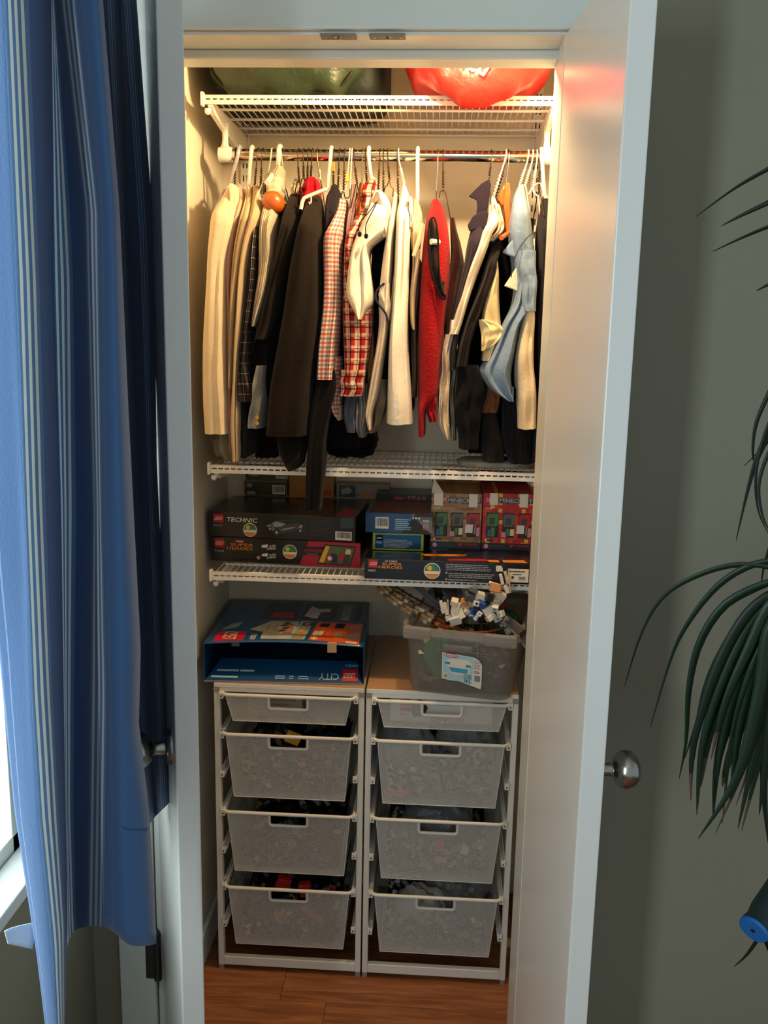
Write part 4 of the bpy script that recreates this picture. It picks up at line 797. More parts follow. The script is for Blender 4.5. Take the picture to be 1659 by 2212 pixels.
a = P(868, 150, 1.98); c = P(1203, 150, 1.98); rc_ = ((a.x+c.x)/2, 2.062, SZ+.158)
rb = thing('soft_bag', 'bright red soft bag sagging over the front of the top shelf, right', 'bag', (rc_[0], 2.06, SZ))
redf = lambda d: crease(d, 4, .034)
reds = lambda d: .045*exp(-((d.x+.05)/.55)**2)*min(1, max(0, (-d.y-.42)/.25))*min(1, max(0, (-d.z+.1)/.6))
b = cushion(rc_, (c.x-a.x)/2, .155, .158, .50, redf, 110, 72, reds); b.build('body', M('bag_red', '#b8160e', .42, bump=(45, .5, .006), spec=.4), rb)
b = MB(); b.tube([(rc_[0]+(c.x-a.x)/2*.93*pw(cos(t), .6), 1.962+.06*abs(cos(t))**3, rc_[2]-.004+.150*pw(sin(t), .6)) for t in [2*pi*k/64 for k in range(64)]], .0035, 8, closed=True); b.build('piping', fabric('bag_red_piping', '#a8141c', .5), rb)
o_ = P(962, 131, 1.897)-V(rb.location); FT = Face(o_, (.075, 0, -.028), (.010, .0, .030), rb); FT.text('bag_text', 'tified', 0, 0, 1, 1, M('print_bag_white', '#efe6dc', .5), 2, .15)

# ------------------------------------------------------------------ garments: closed hanging volumes, symmetric about the rod
def rows_at(rows, n):
    rs = [tuple(r)+(0,)*(4-len(r)) for r in rows]; out = []; k = len(rs)
    y0, y1 = rs[0][0], rs[-1][0]
    for i in range(n+1):
        y = y0+(y1-y0)*i/n; j = 0
        while j < k-2 and rs[j+1][0] < y: j += 1
        t = (y-rs[j][0])/(rs[j+1][0]-rs[j][0]); p0 = rs[max(j-1, 0)]; p1 = rs[j]; p2 = rs[j+1]; p3 = rs[min(j+2, k-1)]
        def h(q):
            m1 = (p2[q]-p0[q])/max(p2[0]-p0[0], 1)*(p2[0]-p1[0]); m2 = (p3[q]-p1[q])/max(p3[0]-p1[0], 1)*(p2[0]-p1[0])
            return (2*t**3-3*t*t+1)*p1[q]+(t**3-2*t*t+t)*m1+(-2*t**3+3*t*t)*p2[q]+(t**3-t*t)*m2
        out.append((y, h(1), h(2), h(3)))
    return out
def cloth(rows, Yf, back, seed, folds=2., amp=.006, N=40, Mr=44, shoulder=.10, sh_px=70, hem=True, taper=.6, wob=.004):
    rnd = random.Random(seed); ph = [rnd.uniform(0, 6.28) for _ in range(6)]; R = rows_at(rows, Mr); vs = []; uvs = []; v_ = 0; lastz = None
    for i, (y, xl, xr, dY) in enumerate(R):
        dd = y-R[0][0]; sh = shoulder*max(0, 1-dd/sh_px)**1.3
        yf = Yf+dY+sh; bk = max(back, yf+.02) if shoulder else back+dY
        A, B = P(xl, y, yf), P(xr, y, yf); z = (A.z+B.z)/2
        if lastz is not None: v_ += abs(lastz-z)
        lastz = z; f = i/Mr; ring = []
        for k in range(N+1):
            a = -pi/2+2*pi*k/N-pi; cx, sy = cos(a), sin(a)
            s = (abs(cx)**.75)*(1 if cx > 0 else -1); t = (abs(sy)**.8)*(1 if sy > 0 else -1); fr = (1-t)/2
            wx = 1-(1-taper)*(1-fr)
            p = A.lerp(B, .5+.5*s*wx); p.y = yf+(bk-yf)*(1-fr)
            e = fr**2*(1-abs(s)**3)
            g = sin(pi*folds*s+ph[0]+1.1*sin(3*f+ph[1]))+.5*sin(2.3*pi*folds*s+ph[2]+2*f)+.35*sin(6*f*pi+ph[3]+2*s)
            p.y += amp*e*g*(.35+.65*min(1, f*2.5)); p.x += wob*.6*sin(9*f+ph[4]+2*fr)*(fr)*min(1, f*3)*(.5 if abs(s) > .9 else 1)
            if k < N: vs.append(p)
            ring.append(p)
        L = [0]
        for k in range(N): L.append(L[-1]+(ring[k+1]-ring[k]).length)
        uvs.append([(l-L[N//2], v_) for l in L])
    fs = []; fu = []
    for i in range(Mr):
        for k in range(N):
            k2 = (k+1) % N; fs.append((i*N+k, i*N+k2, (i+1)*N+k2, (i+1)*N+k)); fu.append([uvs[i][k], uvs[i][k+1], uvs[i+1][k+1], uvs[i+1][k]])
    b = MB(); n0 = len(vs); c = sum((vs[k] for k in range(N)), V())/N; vs.append(c)
    for k in range(N): fs.append((n0, (k+1) % N, k)); fu.append([uvs[0][k]]*3)
    base = Mr*N; cb = sum((vs[base+k] for k in range(N)), V())/N; m0 = len(vs)
    for k in range(N): vs.append(cb+(vs[base+k]-cb)*.90+V((0, 0, .004)))
    for k in range(N): vs.append(cb+(vs[base+k]-cb)*.86+V((0, 0, .03)))
    for k in range(N):
        k2 = (k+1) % N; fs.append((base+k, base+k2, m0+k2, m0+k)); fu.append([uvs[Mr][k]]*4); fs.append((m0+k, m0+k2, m0+N+k2, m0+N+k)); fu.append([uvs[Mr][k]]*4)
    fs.append(tuple(m0+N+k for k in range(N))[::-1]); fu.append([uvs[Mr][0]]*N)
    b.add(vs, fs, 0, fu); return b, vs
def garment(name, label, cat, rows, mat, Yf=1.95, back=2.27, seed=1, **k):
    b, vs = cloth(rows, Yf, back, seed, **k); c = sum(vs, V())/len(vs); zb = min(v.z for v in vs)
    return tag(b.build(name, mat, None, org=(c.x, c.y, zb), angle=60), label, cat)
def part(par, name, rows, mat, Yf, back, seed=1, **k):
    k.setdefault('shoulder', 0); b, vs = cloth(rows, Yf, back, seed, **k); return b.build(name, mat, par, angle=60)
def button(par, x, y, Y, r=.004, mat=None):
    c = P(x, y, Y); q = MB(); q.lathe([(r, 0), (r, .001), (r*.7, .0018), (r*.6, .0014)], c, (0, -1, 0), 14); q.build('button', mat or M('button_pearl', '#e3d8c2', .25), par)
cr1 = fabric('cotton_cream', '#d9c9ab'); cr2 = fabric('cotton_rose_cream', '#cfa894'); bei = fabric('cotton_beige', '#c6b28f'); tan = fabric('cotton_tan', '#b8a282')
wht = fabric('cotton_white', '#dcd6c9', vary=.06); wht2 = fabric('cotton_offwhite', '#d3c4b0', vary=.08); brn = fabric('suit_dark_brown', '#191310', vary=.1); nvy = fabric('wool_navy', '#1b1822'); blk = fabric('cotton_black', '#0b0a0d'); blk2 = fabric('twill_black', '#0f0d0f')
mar = fabric('velvet_maroon', '#2c080c'); rdk = pattern('knit_red', '#8f0811', [('u', .0062, 0, .22, '#7c0a12', .7)], bump=(260, .8, .004)); pur = fabric('cotton_navy_plum', '#231d29'); brk = fabric('twill_dark_brown', '#1a1416'); den = fabric('chambray_blue', '#7288a4', vary=.12); dn2 = fabric('denim_grey_blue', '#5b6474', vary=.2)
khaki = fabric('cotton_khaki', '#d2c398', vary=.08); gry = fabric('jersey_grey', '#8a8a86'); blkr = pattern('knit_black_rib', '#0e0c11', [('u', .009, 0, .4, '#1c1920', .8)], bump=(200, .8, .005)); brsh = fabric('suede_brown', '#7c4a2c'); chr_ = fabric('cotton_charcoal', '#2a282a'); sage = fabric('cotton_sage_grey', '#9a9a8c')
ging = pattern('gingham_red_white_blue', '#d6cab8', [('u', .0185, 0, .27, '#2a3866', .55), ('v', .0185, 0, .27, '#2a3866', .55), ('v', .0185, .5, .27, '#b0141c', .68), ('u', .0185, .5, .27, '#b0141c', .6)])
tart = pattern('tartan_red', '#a3171d', [('u', .026, .1, .42, '#d8c6ae', .60), ('v', .026, .0, .30, '#d8c6ae', .50), ('u', .026, .62, .12, '#1a1216', .85), ('v', .026, .55, .12, '#1a1216', .8), ('v', .026, .80, .06, '#1a1216', .8), ('u', .026, .84, .06, '#1a1216', .7)])
pins = pattern('ticking_stripe', '#c9bba2', [('u', .0042, 0, .38, '#3a3230', .8)]); bst = pattern('blouse_stripe', '#cbb594', [('u', .0075, 0, .3, '#8f735a', .6)]); wpane = pattern('windowpane_charcoal', '#231f20', [('u', .018, 0, .05, '#b3a48e', .7), ('v', .022, 0, .05, '#b3a48e', .7)])
str2 = pattern('striped_denim', '#6d7380', [('u', .012, 0, .25, '#d0c8b8', .7), ('u', .012, .5, .12, '#1f2430', .8)])

g = garment('shirt', 'cream long-sleeved shirt at the far left of the rod', 'shirt', [(398, 491, 502), (430, 466, 511), (458, 444, 509), (500, 438, 500), (560, 434, 484), (620, 431, 482), (700, 428, 488), (800, 425, 490), (875, 424, 492), (939, 426, 494)], cr1, 1.945, 2.145, 1, folds=1.2)
part(g, 'collar', [(396, 490, 505), (430, 487, 512), (470, 488, 510), (505, 494, 502)], cr1, 1.99, 2.1, 3, amp=.002)
garment('shirt', 'dusky pink and cream shirt second from the left on the rod', 'shirt', [(396, 505, 518), (420, 508, 526), (448, 498, 525), (500, 484, 512), (600, 482, 500), (700, 484, 498), (850, 486, 500), (950, 492, 512), (1000, 500, 518)], cr2, 1.975, 2.145, 4)
garment('shirt', 'pale beige shirt with narrow shoulders, third from the left', 'shirt', [(402, 528, 541), (430, 522, 546), (470, 507, 543), (520, 498, 532), (600, 493, 521), (700, 489, 508), (770, 487, 500), (840, 491, 499)], bei, 1.96, 2.145, 5)
garment('shirt', 'tan shirt with a light sleeve, fourth from the left', 'shirt', [(400, 543, 557), (440, 536, 563), (480, 524, 560), (520, 515, 548), (600, 508, 532), (700, 501, 523), (775, 497, 513), (900, 492, 515), (998, 500, 516)], tan, 1.955, 2.145, 6)
garment('shirt', 'charcoal shirt with a thin pale windowpane check', 'shirt', [(430, 553, 572), (480, 542, 560), (560, 533, 550), (640, 528, 547), (720, 520, 538), (790, 510, 532), (845, 500, 546), (868, 504, 546)], wpane, 1.958, 2.145, 7)
g = garment('shirt', 'dark and cream ticking striped shirt with an upturned collar', 'shirt', [(405, 572, 612), (440, 560, 602), (480, 553, 592), (540, 548, 590), (600, 545, 582), (650, 542, 572), (705, 541, 552)], pins, 1.955, 2.145, 8, folds=1.2)
part(g, 'collar', [(356, 594, 607), (372, 578, 610), (392, 570, 611), (412, 566, 609), (424, 565, 570)], pins, 2.045, 2.14, 9, amp=.002); part(g, 'collar_band', [(382, 578, 610), (400, 570, 610), (418, 568, 604)], cr1, 2.038, 2.10, 10, amp=.001)
g = garment('jacket', 'dark brown jacket with a short wide sleeve, left of the long dark brown coat', 'jacket', [(418, 622, 648), (450, 606, 643), (500, 592, 630), (560, 580, 618), (620, 568, 606), (690, 551, 590), (733, 537, 574)], brn, 1.945, 2.145, 11, folds=1.2)
garment('trousers', 'black trousers hanging behind the dark brown jacket sleeve', 'trousers', [(700, 545, 600), (760, 530, 600), (850, 515, 600), (910, 512, 560)], blk, 1.985, 2.145, 12, shoulder=0)
g = garment('shirt', 'pale grey shirt end with two small gilt buttons, left of the long dark brown coat', 'shirt', [(790, 545, 575), (850, 532, 575), (900, 527, 575), (926, 526, 572)], gry, 1.957, 2.145, 13, shoulder=0)
gilt = M('gilt_metal', '#c9a050', .2, 1.)
for y in (902, 915): button(g, 556, y, 1.952, .0042, gilt)
garment('coat', 'long dark brown coat with a wide front, hanging furthest forward', 'coat', [(420, 662, 690), (450, 646, 694), (480, 634, 692), (520, 624, 691), (600, 606, 693), (680, 592, 692), (760, 579, 685), (820, 570, 678), (880, 563, 674), (944, 556, 671)], brn, 1.925, 2.145, 14, folds=1.4, amp=.005)
garment('trousers', 'black trousers ending below the long dark brown coat', 'trousers', [(900, 588, 668), (950, 585, 665), (985, 590, 655), (1018, 618, 640)], blk2, 1.95, 2.145, 15, shoulder=0, folds=1.)
garment('trousers', 'dark trouser leg dangling past the shelf edge in front of the boxes', 'trousers', [(700, 672, 698), (820, 676, 728), (880, 664, 718), (950, 660, 706), (1020, 656, 704), (1060, 654, 699), (1103, 652, 694)], blk2, 1.955, 2.05, 16, shoulder=0, folds=1.3)
garment('jacket', 'navy plum jacket behind the gingham shirt', 'jacket', [(398, 717, 728), (420, 700, 738), (450, 694, 738), (500, 692, 736), (600, 688, 730), (750, 690, 735)], nvy, 1.985, 2.145, 17)
g = garment('hat', 'red ribbed knit cap on a white tube hanger', 'hat', [(381, 664, 680), (386, 654, 687), (396, 646, 692), (410, 643, 692), (425, 642, 691), (445, 648, 690), (462, 664, 684)], pattern('knit_scarlet', '#b80f20', [('u', .007, 0, .25, '#8c0a18', .7), ('v', .006, 0, .3, '#8c0a18', .5)], bump=(240, .8, .004)), 2.03, 2.14, 18, shoulder=0)
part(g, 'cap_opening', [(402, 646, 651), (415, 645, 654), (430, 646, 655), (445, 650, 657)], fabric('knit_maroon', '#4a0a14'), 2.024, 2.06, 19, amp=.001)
garment('shirt', 'cream collar standing behind the red knit cap', 'shirt', [(385, 636, 644), (400, 628, 646), (430, 624, 648), (480, 620, 640)], cr1, 2.05, 2.145, 20)
g = garment('shirt', 'red, white and blue gingham shirt', 'shirt', [(428, 728, 748), (450, 722, 750), (480, 706, 746), (506, 691, 742), (560, 689, 738), (620, 688, 736), (680, 685, 735), (760, 680, 730), (821, 675, 725)], ging, 1.945, 2.145, 21, folds=1.5)
garment('shirt', 'darker gingham shirt tail hanging under the gingham shirt', 'shirt', [(770, 700, 740), (830, 697, 740), (860, 697, 738), (890, 712, 738), (908, 728, 739)], ging, 1.975, 2.145, 22, shoulder=0)
g = garment('shirt', 'red tartan shirt with a buttoned cuff', 'shirt', [(430, 774, 812), (470, 758, 800), (510, 738, 775), (580, 733, 775), (650, 729, 806), (700, 731, 808), (760, 733, 801), (805, 733, 791), (857, 731, 783)], tart, 1.952, 2.145, 23, folds=1.6)
part(g, 'collar', [(382, 800, 812), (392, 786, 815), (410, 776, 815), (440, 772, 808), (468, 768, 786), (490, 757, 768)], tart, 2.02, 2.13, 24, amp=.002); part(g, 'cuff', [(800, 730, 793), (826, 730, 790), (856, 729, 784)], tart, 1.946, 2.0, 25, amp=.001); button(g, 762, 828, 1.943, .0048)
garment('shirt', 'grey-mauve striped shirt between the gingham and the tartan shirts', 'shirt', [(398, 757, 768), (430, 752, 770), (480, 745, 764), (560, 735, 752), (650, 728, 740)], pattern('mauve_stripe', '#8a6f72', [('u', .006, 0, .4, '#4a3034', .6)]), 1.985, 2.145, 26)
garment('shirt', 'orange-brown shoulder behind the tartan collar', 'shirt', [(394, 775, 785), (420, 768, 790), (460, 762, 784), (520, 752, 768)], fabric('cotton_rust', '#a8592e'), 2.0, 2.145, 27)
g = garment('hoodie', 'white hooded top with black drawstrings and a pointed lower edge', 'hoodie', [(410, 808, 826), (420, 798, 838), (440, 790, 843), (470, 776, 842), (500, 762, 836), (530, 752, 800), (580, 739, 800), (630, 736, 808), (655, 746, 806), (672, 760, 794), (690, 772, 782)], wht, 1.928, 2.145, 28, folds=1.6, amp=.007, sh_px=50)
part(g, 'hood', [(414, 806, 830), (430, 800, 843), (460, 808, 846), (490, 812, 845), (512, 822, 838)], wht2, 1.955, 2.1, 29, amp=.003)
m_cord = fabric('cord_black', '#17141a')
for pts in ([(812, 437), (797, 458), (782, 474), (775, 488), (776, 502)], [(822, 420), (808, 450), (795, 475), (790, 490), (790, 506)]):
    q = MB(); q.tube(catmull([P(x, y, 1.917+.10*max(0, 1-(y-410)/50)**1.3) for x, y in pts], 16), .0011, 6); q.build('drawstring', m_cord, g)
    c = P(pts[-1][0]+1, pts[-1][1]+3, 1.916); q = MB(); q.lathe([(.002, .004), (.004, .002), (.0042, -.003), (.002, -.006)], c, (0, 0, 1), 10); q.build('cord_stop', m_cord, g)
g = garment('jacket', 'off-white jacket with a navy edge, right of the white hooded top', 'jacket', [(415, 850, 858), (440, 844, 858), (480, 836, 856), (520, 829, 852), (580, 820, 848), (640, 812, 843), (700, 812, 838), (780, 803, 828), (850, 793, 818), (900, 787, 804), (930, 794, 802)], wht2, 1.948, 2.145, 30, folds=1.2)
q = MB(); q.tube(catmull([P(x, y, 1.944) for x, y in ((830, 612), (816, 625), (811, 642), (820, 660), (833, 677), (838, 694))], 20), .0022, 8); q.build('navy_edging', fabric('edging_navy', '#252a40'), g)
part(g, 'lapel', [(612, 828, 842), (635, 816, 845), (660, 822, 845), (692, 836, 842)], wht2, 1.946, 1.97, 31, amp=.001)
g = garment('shirt', 'bright white jersey top with a straight hem, middle of the rod', 'shirt', [(398, 868, 876), (420, 862, 886), (450, 853, 891), (480, 850, 890), (540, 846, 886), (620, 842, 884), (700, 838, 884), (780, 833, 887), (850, 829, 892), (918, 826, 895)], wht, 1.932, 2.145, 32, folds=1.5, amp=.007)
part(g, 'strap', [(424, 880, 890), (450, 884, 893), (480, 886, 891), (490, 886, 889)], wht, 1.945, 1.98, 34, amp=.001)
garment('blouse', 'cream striped blouse right of the bright white top', 'blouse', [(430, 892, 904), (460, 889, 914), (500, 886, 912), (560, 886, 906), (640, 884, 900), (700, 886, 898), (712, 890, 896)], bst, 1.962, 2.145, 35)
garment('dress', 'dark taupe dress seen in a strip left of the red knitted vest', 'dress', [(560, 900, 910), (640, 895, 906), (760, 886, 902), (860, 886, 900)], fabric('jersey_taupe', '#57483f'), 1.985, 2.145, 36, shoulder=0)
# red knitted vest with black ribbed armhole
g = garment('vest', 'red knitted vest with a black ribbed armhole', 'vest', [(430, 932, 950), (440, 928, 957), (460, 920, 965), (490, 914, 971), (540, 908, 975), (600, 904, 974), (640, 903, 971), (690, 901, 965), (760, 900, 957), (820, 899, 950), (860, 899, 945), (884, 899, 922), (945, 902, 918)], rdk, 1.938, 2.145, 37, folds=1., amp=.003, taper=.85)
part(g, 'armhole_dark_patch', [(474, 928, 938), (500, 926, 944), (540, 928, 946), (580, 932, 950), (620, 944, 957), (640, 953, 960)], fabric('armhole_dark', '#120d10'), 1.925, 1.99, 38, amp=.001)  # bulged dark patch standing in for the dark inside of the open armhole
q = MB(); q.tube(catmull([P(x, y, Y) for x, y, Y in ((926, 500, 1.93), (928, 478, 1.94), (935, 470, 1.945), (941, 478, 1.935), (946, 510, 1.926), (947, 560, 1.924), (950, 600, 1.924), (955, 628, 1.924), (962, 642, 1.926), (955, 645, 1.926), (942, 620, 1.926), (933, 590, 1.926), (927, 545, 1.926), (926, 500, 1.93))], 50), .0022, 8); q.build('armhole_rib', fabric('rib_black', '#0b090c'), g)
q = MB(); c = P(931, 522, 1.922); q.tube([c, c+V((.016, .012, 0))], .0058, 14); q.build('hanger_tip', M('plastic_hanger_cream', '#dccdb0', .3), g)
part(g, 'folded_hem', [(845, 920, 942), (860, 916, 944), (880, 918, 945), (912, 924, 944)], rdk, 1.95, 2.0, 39, amp=.003)
garment('skirt', 'dark maroon velvet garment right of the red knitted vest', 'skirt', [(470, 972, 984), (490, 972, 988), (530, 972, 999), (580, 968, 1006), (640, 962, 1000), (700, 958, 990), (770, 956, 980)], mar, 1.99, 2.145, 41, shoulder=.03)
# right hand group
g = garment('polo_shirt', 'dark plum polo shirt with its pointed collar raised above the white sleeve', 'shirt', [(455, 1032, 1056), (480, 1020, 1056), (520, 1008, 1046), (570, 1000, 1036), (630, 988, 1022), (690, 976, 1004), (740, 968, 990), (800, 966, 985)], pur, 1.962, 2.145, 42)
b = MB(); b.prism([P(x, y, 2.06) for x, y in ((1056, 387), (1040, 396), (1012, 424), (1030, 432), (1031, 446), (1029, 462), (1052, 462), (1061, 398))], (0, .006, 0)); b.build('collar', pur, g, smooth=False, bevel=.002)
b = MB(); b.prism([P(x, y, 2.0) for x, y in ((1056, 458), (1040, 456), (1022, 466), (1010, 486), (1014, 500), (1050, 492))], (0, .008, 0)); b.build('collar_fold', pur, g, smooth=False, bevel=.003)
g = garment('shirt', 'white long-sleeved shirt slanting down to the left, right of the red vest', 'shirt', [(426, 1060, 1072), (442, 1057, 1080), (470, 1053, 1088), (500, 1040, 1068), (540, 1026, 1055), (600, 1006, 1034), (660, 985, 1012), (722, 967, 992)], wht, 1.948, 2.145, 43, folds=1.2)
part(g, 'cloth_fold', [(440, 1066, 1082), (470, 1070, 1092), (500, 1066, 1088), (520, 1058, 1068)], wht2, 1.975, 2.1, 45)
garment('shirt', 'crumpled pinkish white sleeve hanging below the slanting white sleeve', 'shirt', [(722, 960, 988), (760, 954, 978), (800, 952, 976), (840, 944, 972), (880, 944, 972), (916, 946, 974), (950, 964, 972)], wht2, 1.965, 2.1, 46, shoulder=0, folds=2.2, amp=.008)
garment('coat', 'dark brown quilted sleeve in front of the plum polo shirt', 'coat', [(500, 1068, 1086), (540, 1058, 1086), (580, 1046, 1072), (640, 1026, 1056), (700, 1004, 1036), (750, 988, 1020), (792, 980, 1012)], brk, 1.957, 2.145, 47, folds=1.8, amp=.005)
g = garment('shirt', 'khaki cream shirt with a folded-back cuff below the wooden hanger', 'shirt', [(560, 1068, 1078), (600, 1062, 1082), (650, 1046, 1086), (690, 1038, 1088), (710, 1036, 1088), (740, 1042, 1080), (780, 1042, 1064)], khaki, 1.958, 2.15, 48, folds=1.5, shoulder=.03)
part(g, 'folded_cuff', [(690, 1034, 1052), (700, 1032, 1082), (712, 1033, 1092), (735, 1037, 1088), (758, 1039, 1046)], khaki, 1.95, 1.99, 49, amp=.004)
g = garment('polo_shirt', 'pale blue polo shirt with a short sleeve, right end of the rod', 'shirt', [(398, 1120, 1136), (420, 1110, 1142), (450, 1106, 1152), (500, 1100, 1160), (560, 1106, 1163), (610, 1112, 1163), (660, 1104, 1164), (700, 1086, 1136), (760, 1056, 1124), (806, 1031, 1116), (840, 1052, 1114), (868, 1096, 1112)], den, 1.945, 2.145, 50, folds=2., amp=.008, sh_px=60)
part(g, 'sleeve', [(540, 1120, 1163), (580, 1118, 1164), (630, 1124, 1164), (672, 1128, 1163)], den, 1.938, 2.0, 51, amp=.003)
q = MB(); q.tube(catmull([P(x, y, 1.936) for x, y in ((1158, 500), (1142, 510), (1122, 536), (1110, 566), (1104, 600))], 20), .0011, 6); q.build('collar_seam', fabric('seam_blue', '#2f3f58'), g)
b = MB(); b.prism([P(x, y, 1.968) for x, y in ((1118, 505), (1100, 526), (1085, 545), (1100, 552), (1118, 558), (1134, 530))], (0, .008, 0)); b.build('collar_point', den, g, smooth=False, bevel=.003)
b = MB(); b.prism([P(x, y, 1.97) for x, y in ((1120, 570), (1106, 592), (1089, 618), (1106, 624), (1120, 630), (1128, 600))], (0, .006, 0)); b.build('placket_point', wht2, g, smooth=False, bevel=.002)
g = garment('shirt', 'cream long sleeve hanging out under the pale blue polo sleeve', 'shirt', [(650, 1130, 1161), (690, 1126, 1162), (740, 1118, 1162), (790, 1112, 1162), (850, 1112, 1165), (900, 1116, 1167), (928, 1118, 1168)], cr1, 1.948, 2.12, 52, shoulder=0, folds=1.3)

garment('sweater', 'black ribbed sweater at the far right end of the rod', 'sweater', [(428, 1172, 1190), (445, 1168, 1197), (500, 1164, 1199), (600, 1163, 1198), (700, 1163, 1196), (800, 1163, 1192), (900, 1160, 1188), (1000, 1150, 1185)], blkr, 1.968, 2.145, 54)
garment('trousers', 'black trousers below the dark quilted sleeve', 'trousers', [(790, 985, 1040), (840, 980, 1066), (890, 976, 1052), (940, 985, 1040), (972, 988, 1040)], blk, 1.965, 2.15, 55, shoulder=0)
garment('trousers', 'dark grey trouser leg reaching the shelf under the pale blue polo shirt', 'trousers', [(840, 1040, 1080), (890, 1036, 1078), (950, 1036, 1092), (1000, 1040, 1096)], fabric('twill_dark_grey', '#27221f'), 2.0, 2.145, 56, shoulder=0)
garment('skirt', 'orange-brown suede skirt patch under the pale blue polo shirt', 'skirt', [(800, 1042, 1090), (840, 1040, 1086), (892, 1036, 1082)], brsh, 1.985, 2.1, 57, shoulder=0)
garment('sweater', 'black knitted sweater hanging low behind the cream sleeve', 'sweater', [(840, 1075, 1165), (900, 1082, 1165), (960, 1080, 1165), (1003, 1098, 1165)], blkr, 1.99, 2.145, 58, shoulder=0)
garment('shirt', 'pale shirt tails hanging under the crumpled white sleeve', 'shirt', [(780, 972, 990), (860, 970, 984), (920, 970, 984), (952, 975, 988)], fabric('cotton_grey_green', '#8d9188'), 2.0, 2.15, 59, shoulder=0)
garment('jeans', 'grey-blue denim shorts below the tartan cuff', 'trousers', [(800, 738, 790), (860, 736, 780), (900, 736, 776), (935, 742, 770)], dn2, 1.99, 2.15, 60, shoulder=0)
garment('shirt', 'striped grey shirt tail right of the denim shorts', 'shirt', [(830, 752, 800), (880, 756, 800), (920, 762, 800), (946, 770, 790)], str2, 1.995, 2.15, 61, shoulder=0)
garment('shirt', 'tan shirt tail left of the bright white top', 'shirt', [(820, 790, 840), (880, 800, 836), (915, 800, 826), (936, 784, 812)], fabric('cotton_taupe_tan', '#8a7560'), 2.0, 2.15, 62, shoulder=0)
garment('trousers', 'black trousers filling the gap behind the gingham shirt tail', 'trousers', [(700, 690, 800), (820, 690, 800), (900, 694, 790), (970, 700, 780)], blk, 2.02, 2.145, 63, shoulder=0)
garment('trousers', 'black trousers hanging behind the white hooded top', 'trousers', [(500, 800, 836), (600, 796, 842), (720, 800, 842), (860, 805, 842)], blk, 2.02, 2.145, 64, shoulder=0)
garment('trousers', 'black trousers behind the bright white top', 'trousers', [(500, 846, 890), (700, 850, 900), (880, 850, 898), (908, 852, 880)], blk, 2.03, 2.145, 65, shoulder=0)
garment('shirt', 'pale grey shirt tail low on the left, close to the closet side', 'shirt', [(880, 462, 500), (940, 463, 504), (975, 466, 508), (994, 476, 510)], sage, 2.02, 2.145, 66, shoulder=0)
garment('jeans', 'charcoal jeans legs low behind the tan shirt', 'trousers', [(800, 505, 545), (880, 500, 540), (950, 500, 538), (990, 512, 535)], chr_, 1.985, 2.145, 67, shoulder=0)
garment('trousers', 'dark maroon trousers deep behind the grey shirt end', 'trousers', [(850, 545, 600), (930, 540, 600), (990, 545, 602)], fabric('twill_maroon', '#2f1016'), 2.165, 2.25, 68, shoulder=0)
garment('jacket', 'black filler cloth added behind the left shirts for the dark gaps', 'jacket', [(440, 560, 700), (560, 555, 705), (800, 545, 700), (940, 545, 690)], blk2, 2.165, 2.25, 69, shoulder=0)  # added black filler: stands in for the shade between the clothes
garment('jacket', 'black filler cloth added behind the right shirts for the dark gaps', 'jacket', [(470, 1060, 1165), (520, 1022, 1165), (580, 988, 1165), (760, 975, 1165), (980, 1000, 1160)], blk2, 2.165, 2.25, 70, shoulder=0)  # right-hand filler, black in place of the shaded gaps, hides the back wall
# folded things lying on the shelf under the clothes
def lump(name, label, x0, x1, Y0, Y1, z, h, mat, seed, cat='clothes'):
    c = ((x0+x1)/2, (Y0+Y1)/2, z+h/2); b = cushion(c, (x1-x0)/2, (Y1-Y0)/2, h/2, .6, lambda d: crease(d, seed, .05), 40, 24); return tag(b.build(name, mat, None, org=(c[0], c[1], z)), label, cat)
a = P(705, 975, 2.2); c = P(812, 975, 2.2); lump('folded_clothes', 'black clothes heaped on the shelf under the gingham shirt', a.x, c.x, 2.12, 2.32, 1.2575, .075, blk, 3)
a = P(988, 1000, 2.1); c = P(1140, 1000, 2.1); lump('folded_clothes', 'dark clothes with a pale edge lying at the right on the clothes shelf', a.x, c.x, 2.03, 2.145, 1.2575, .02, sage, 5)
a = P(468, 980, 2.15); c = P(512, 980, 2.15); lump('folded_clothes', 'pale grey cloth bunched at the left end of the clothes shelf', a.x, c.x, 2.1, 2.145, 1.2575, .05, sage, 7)

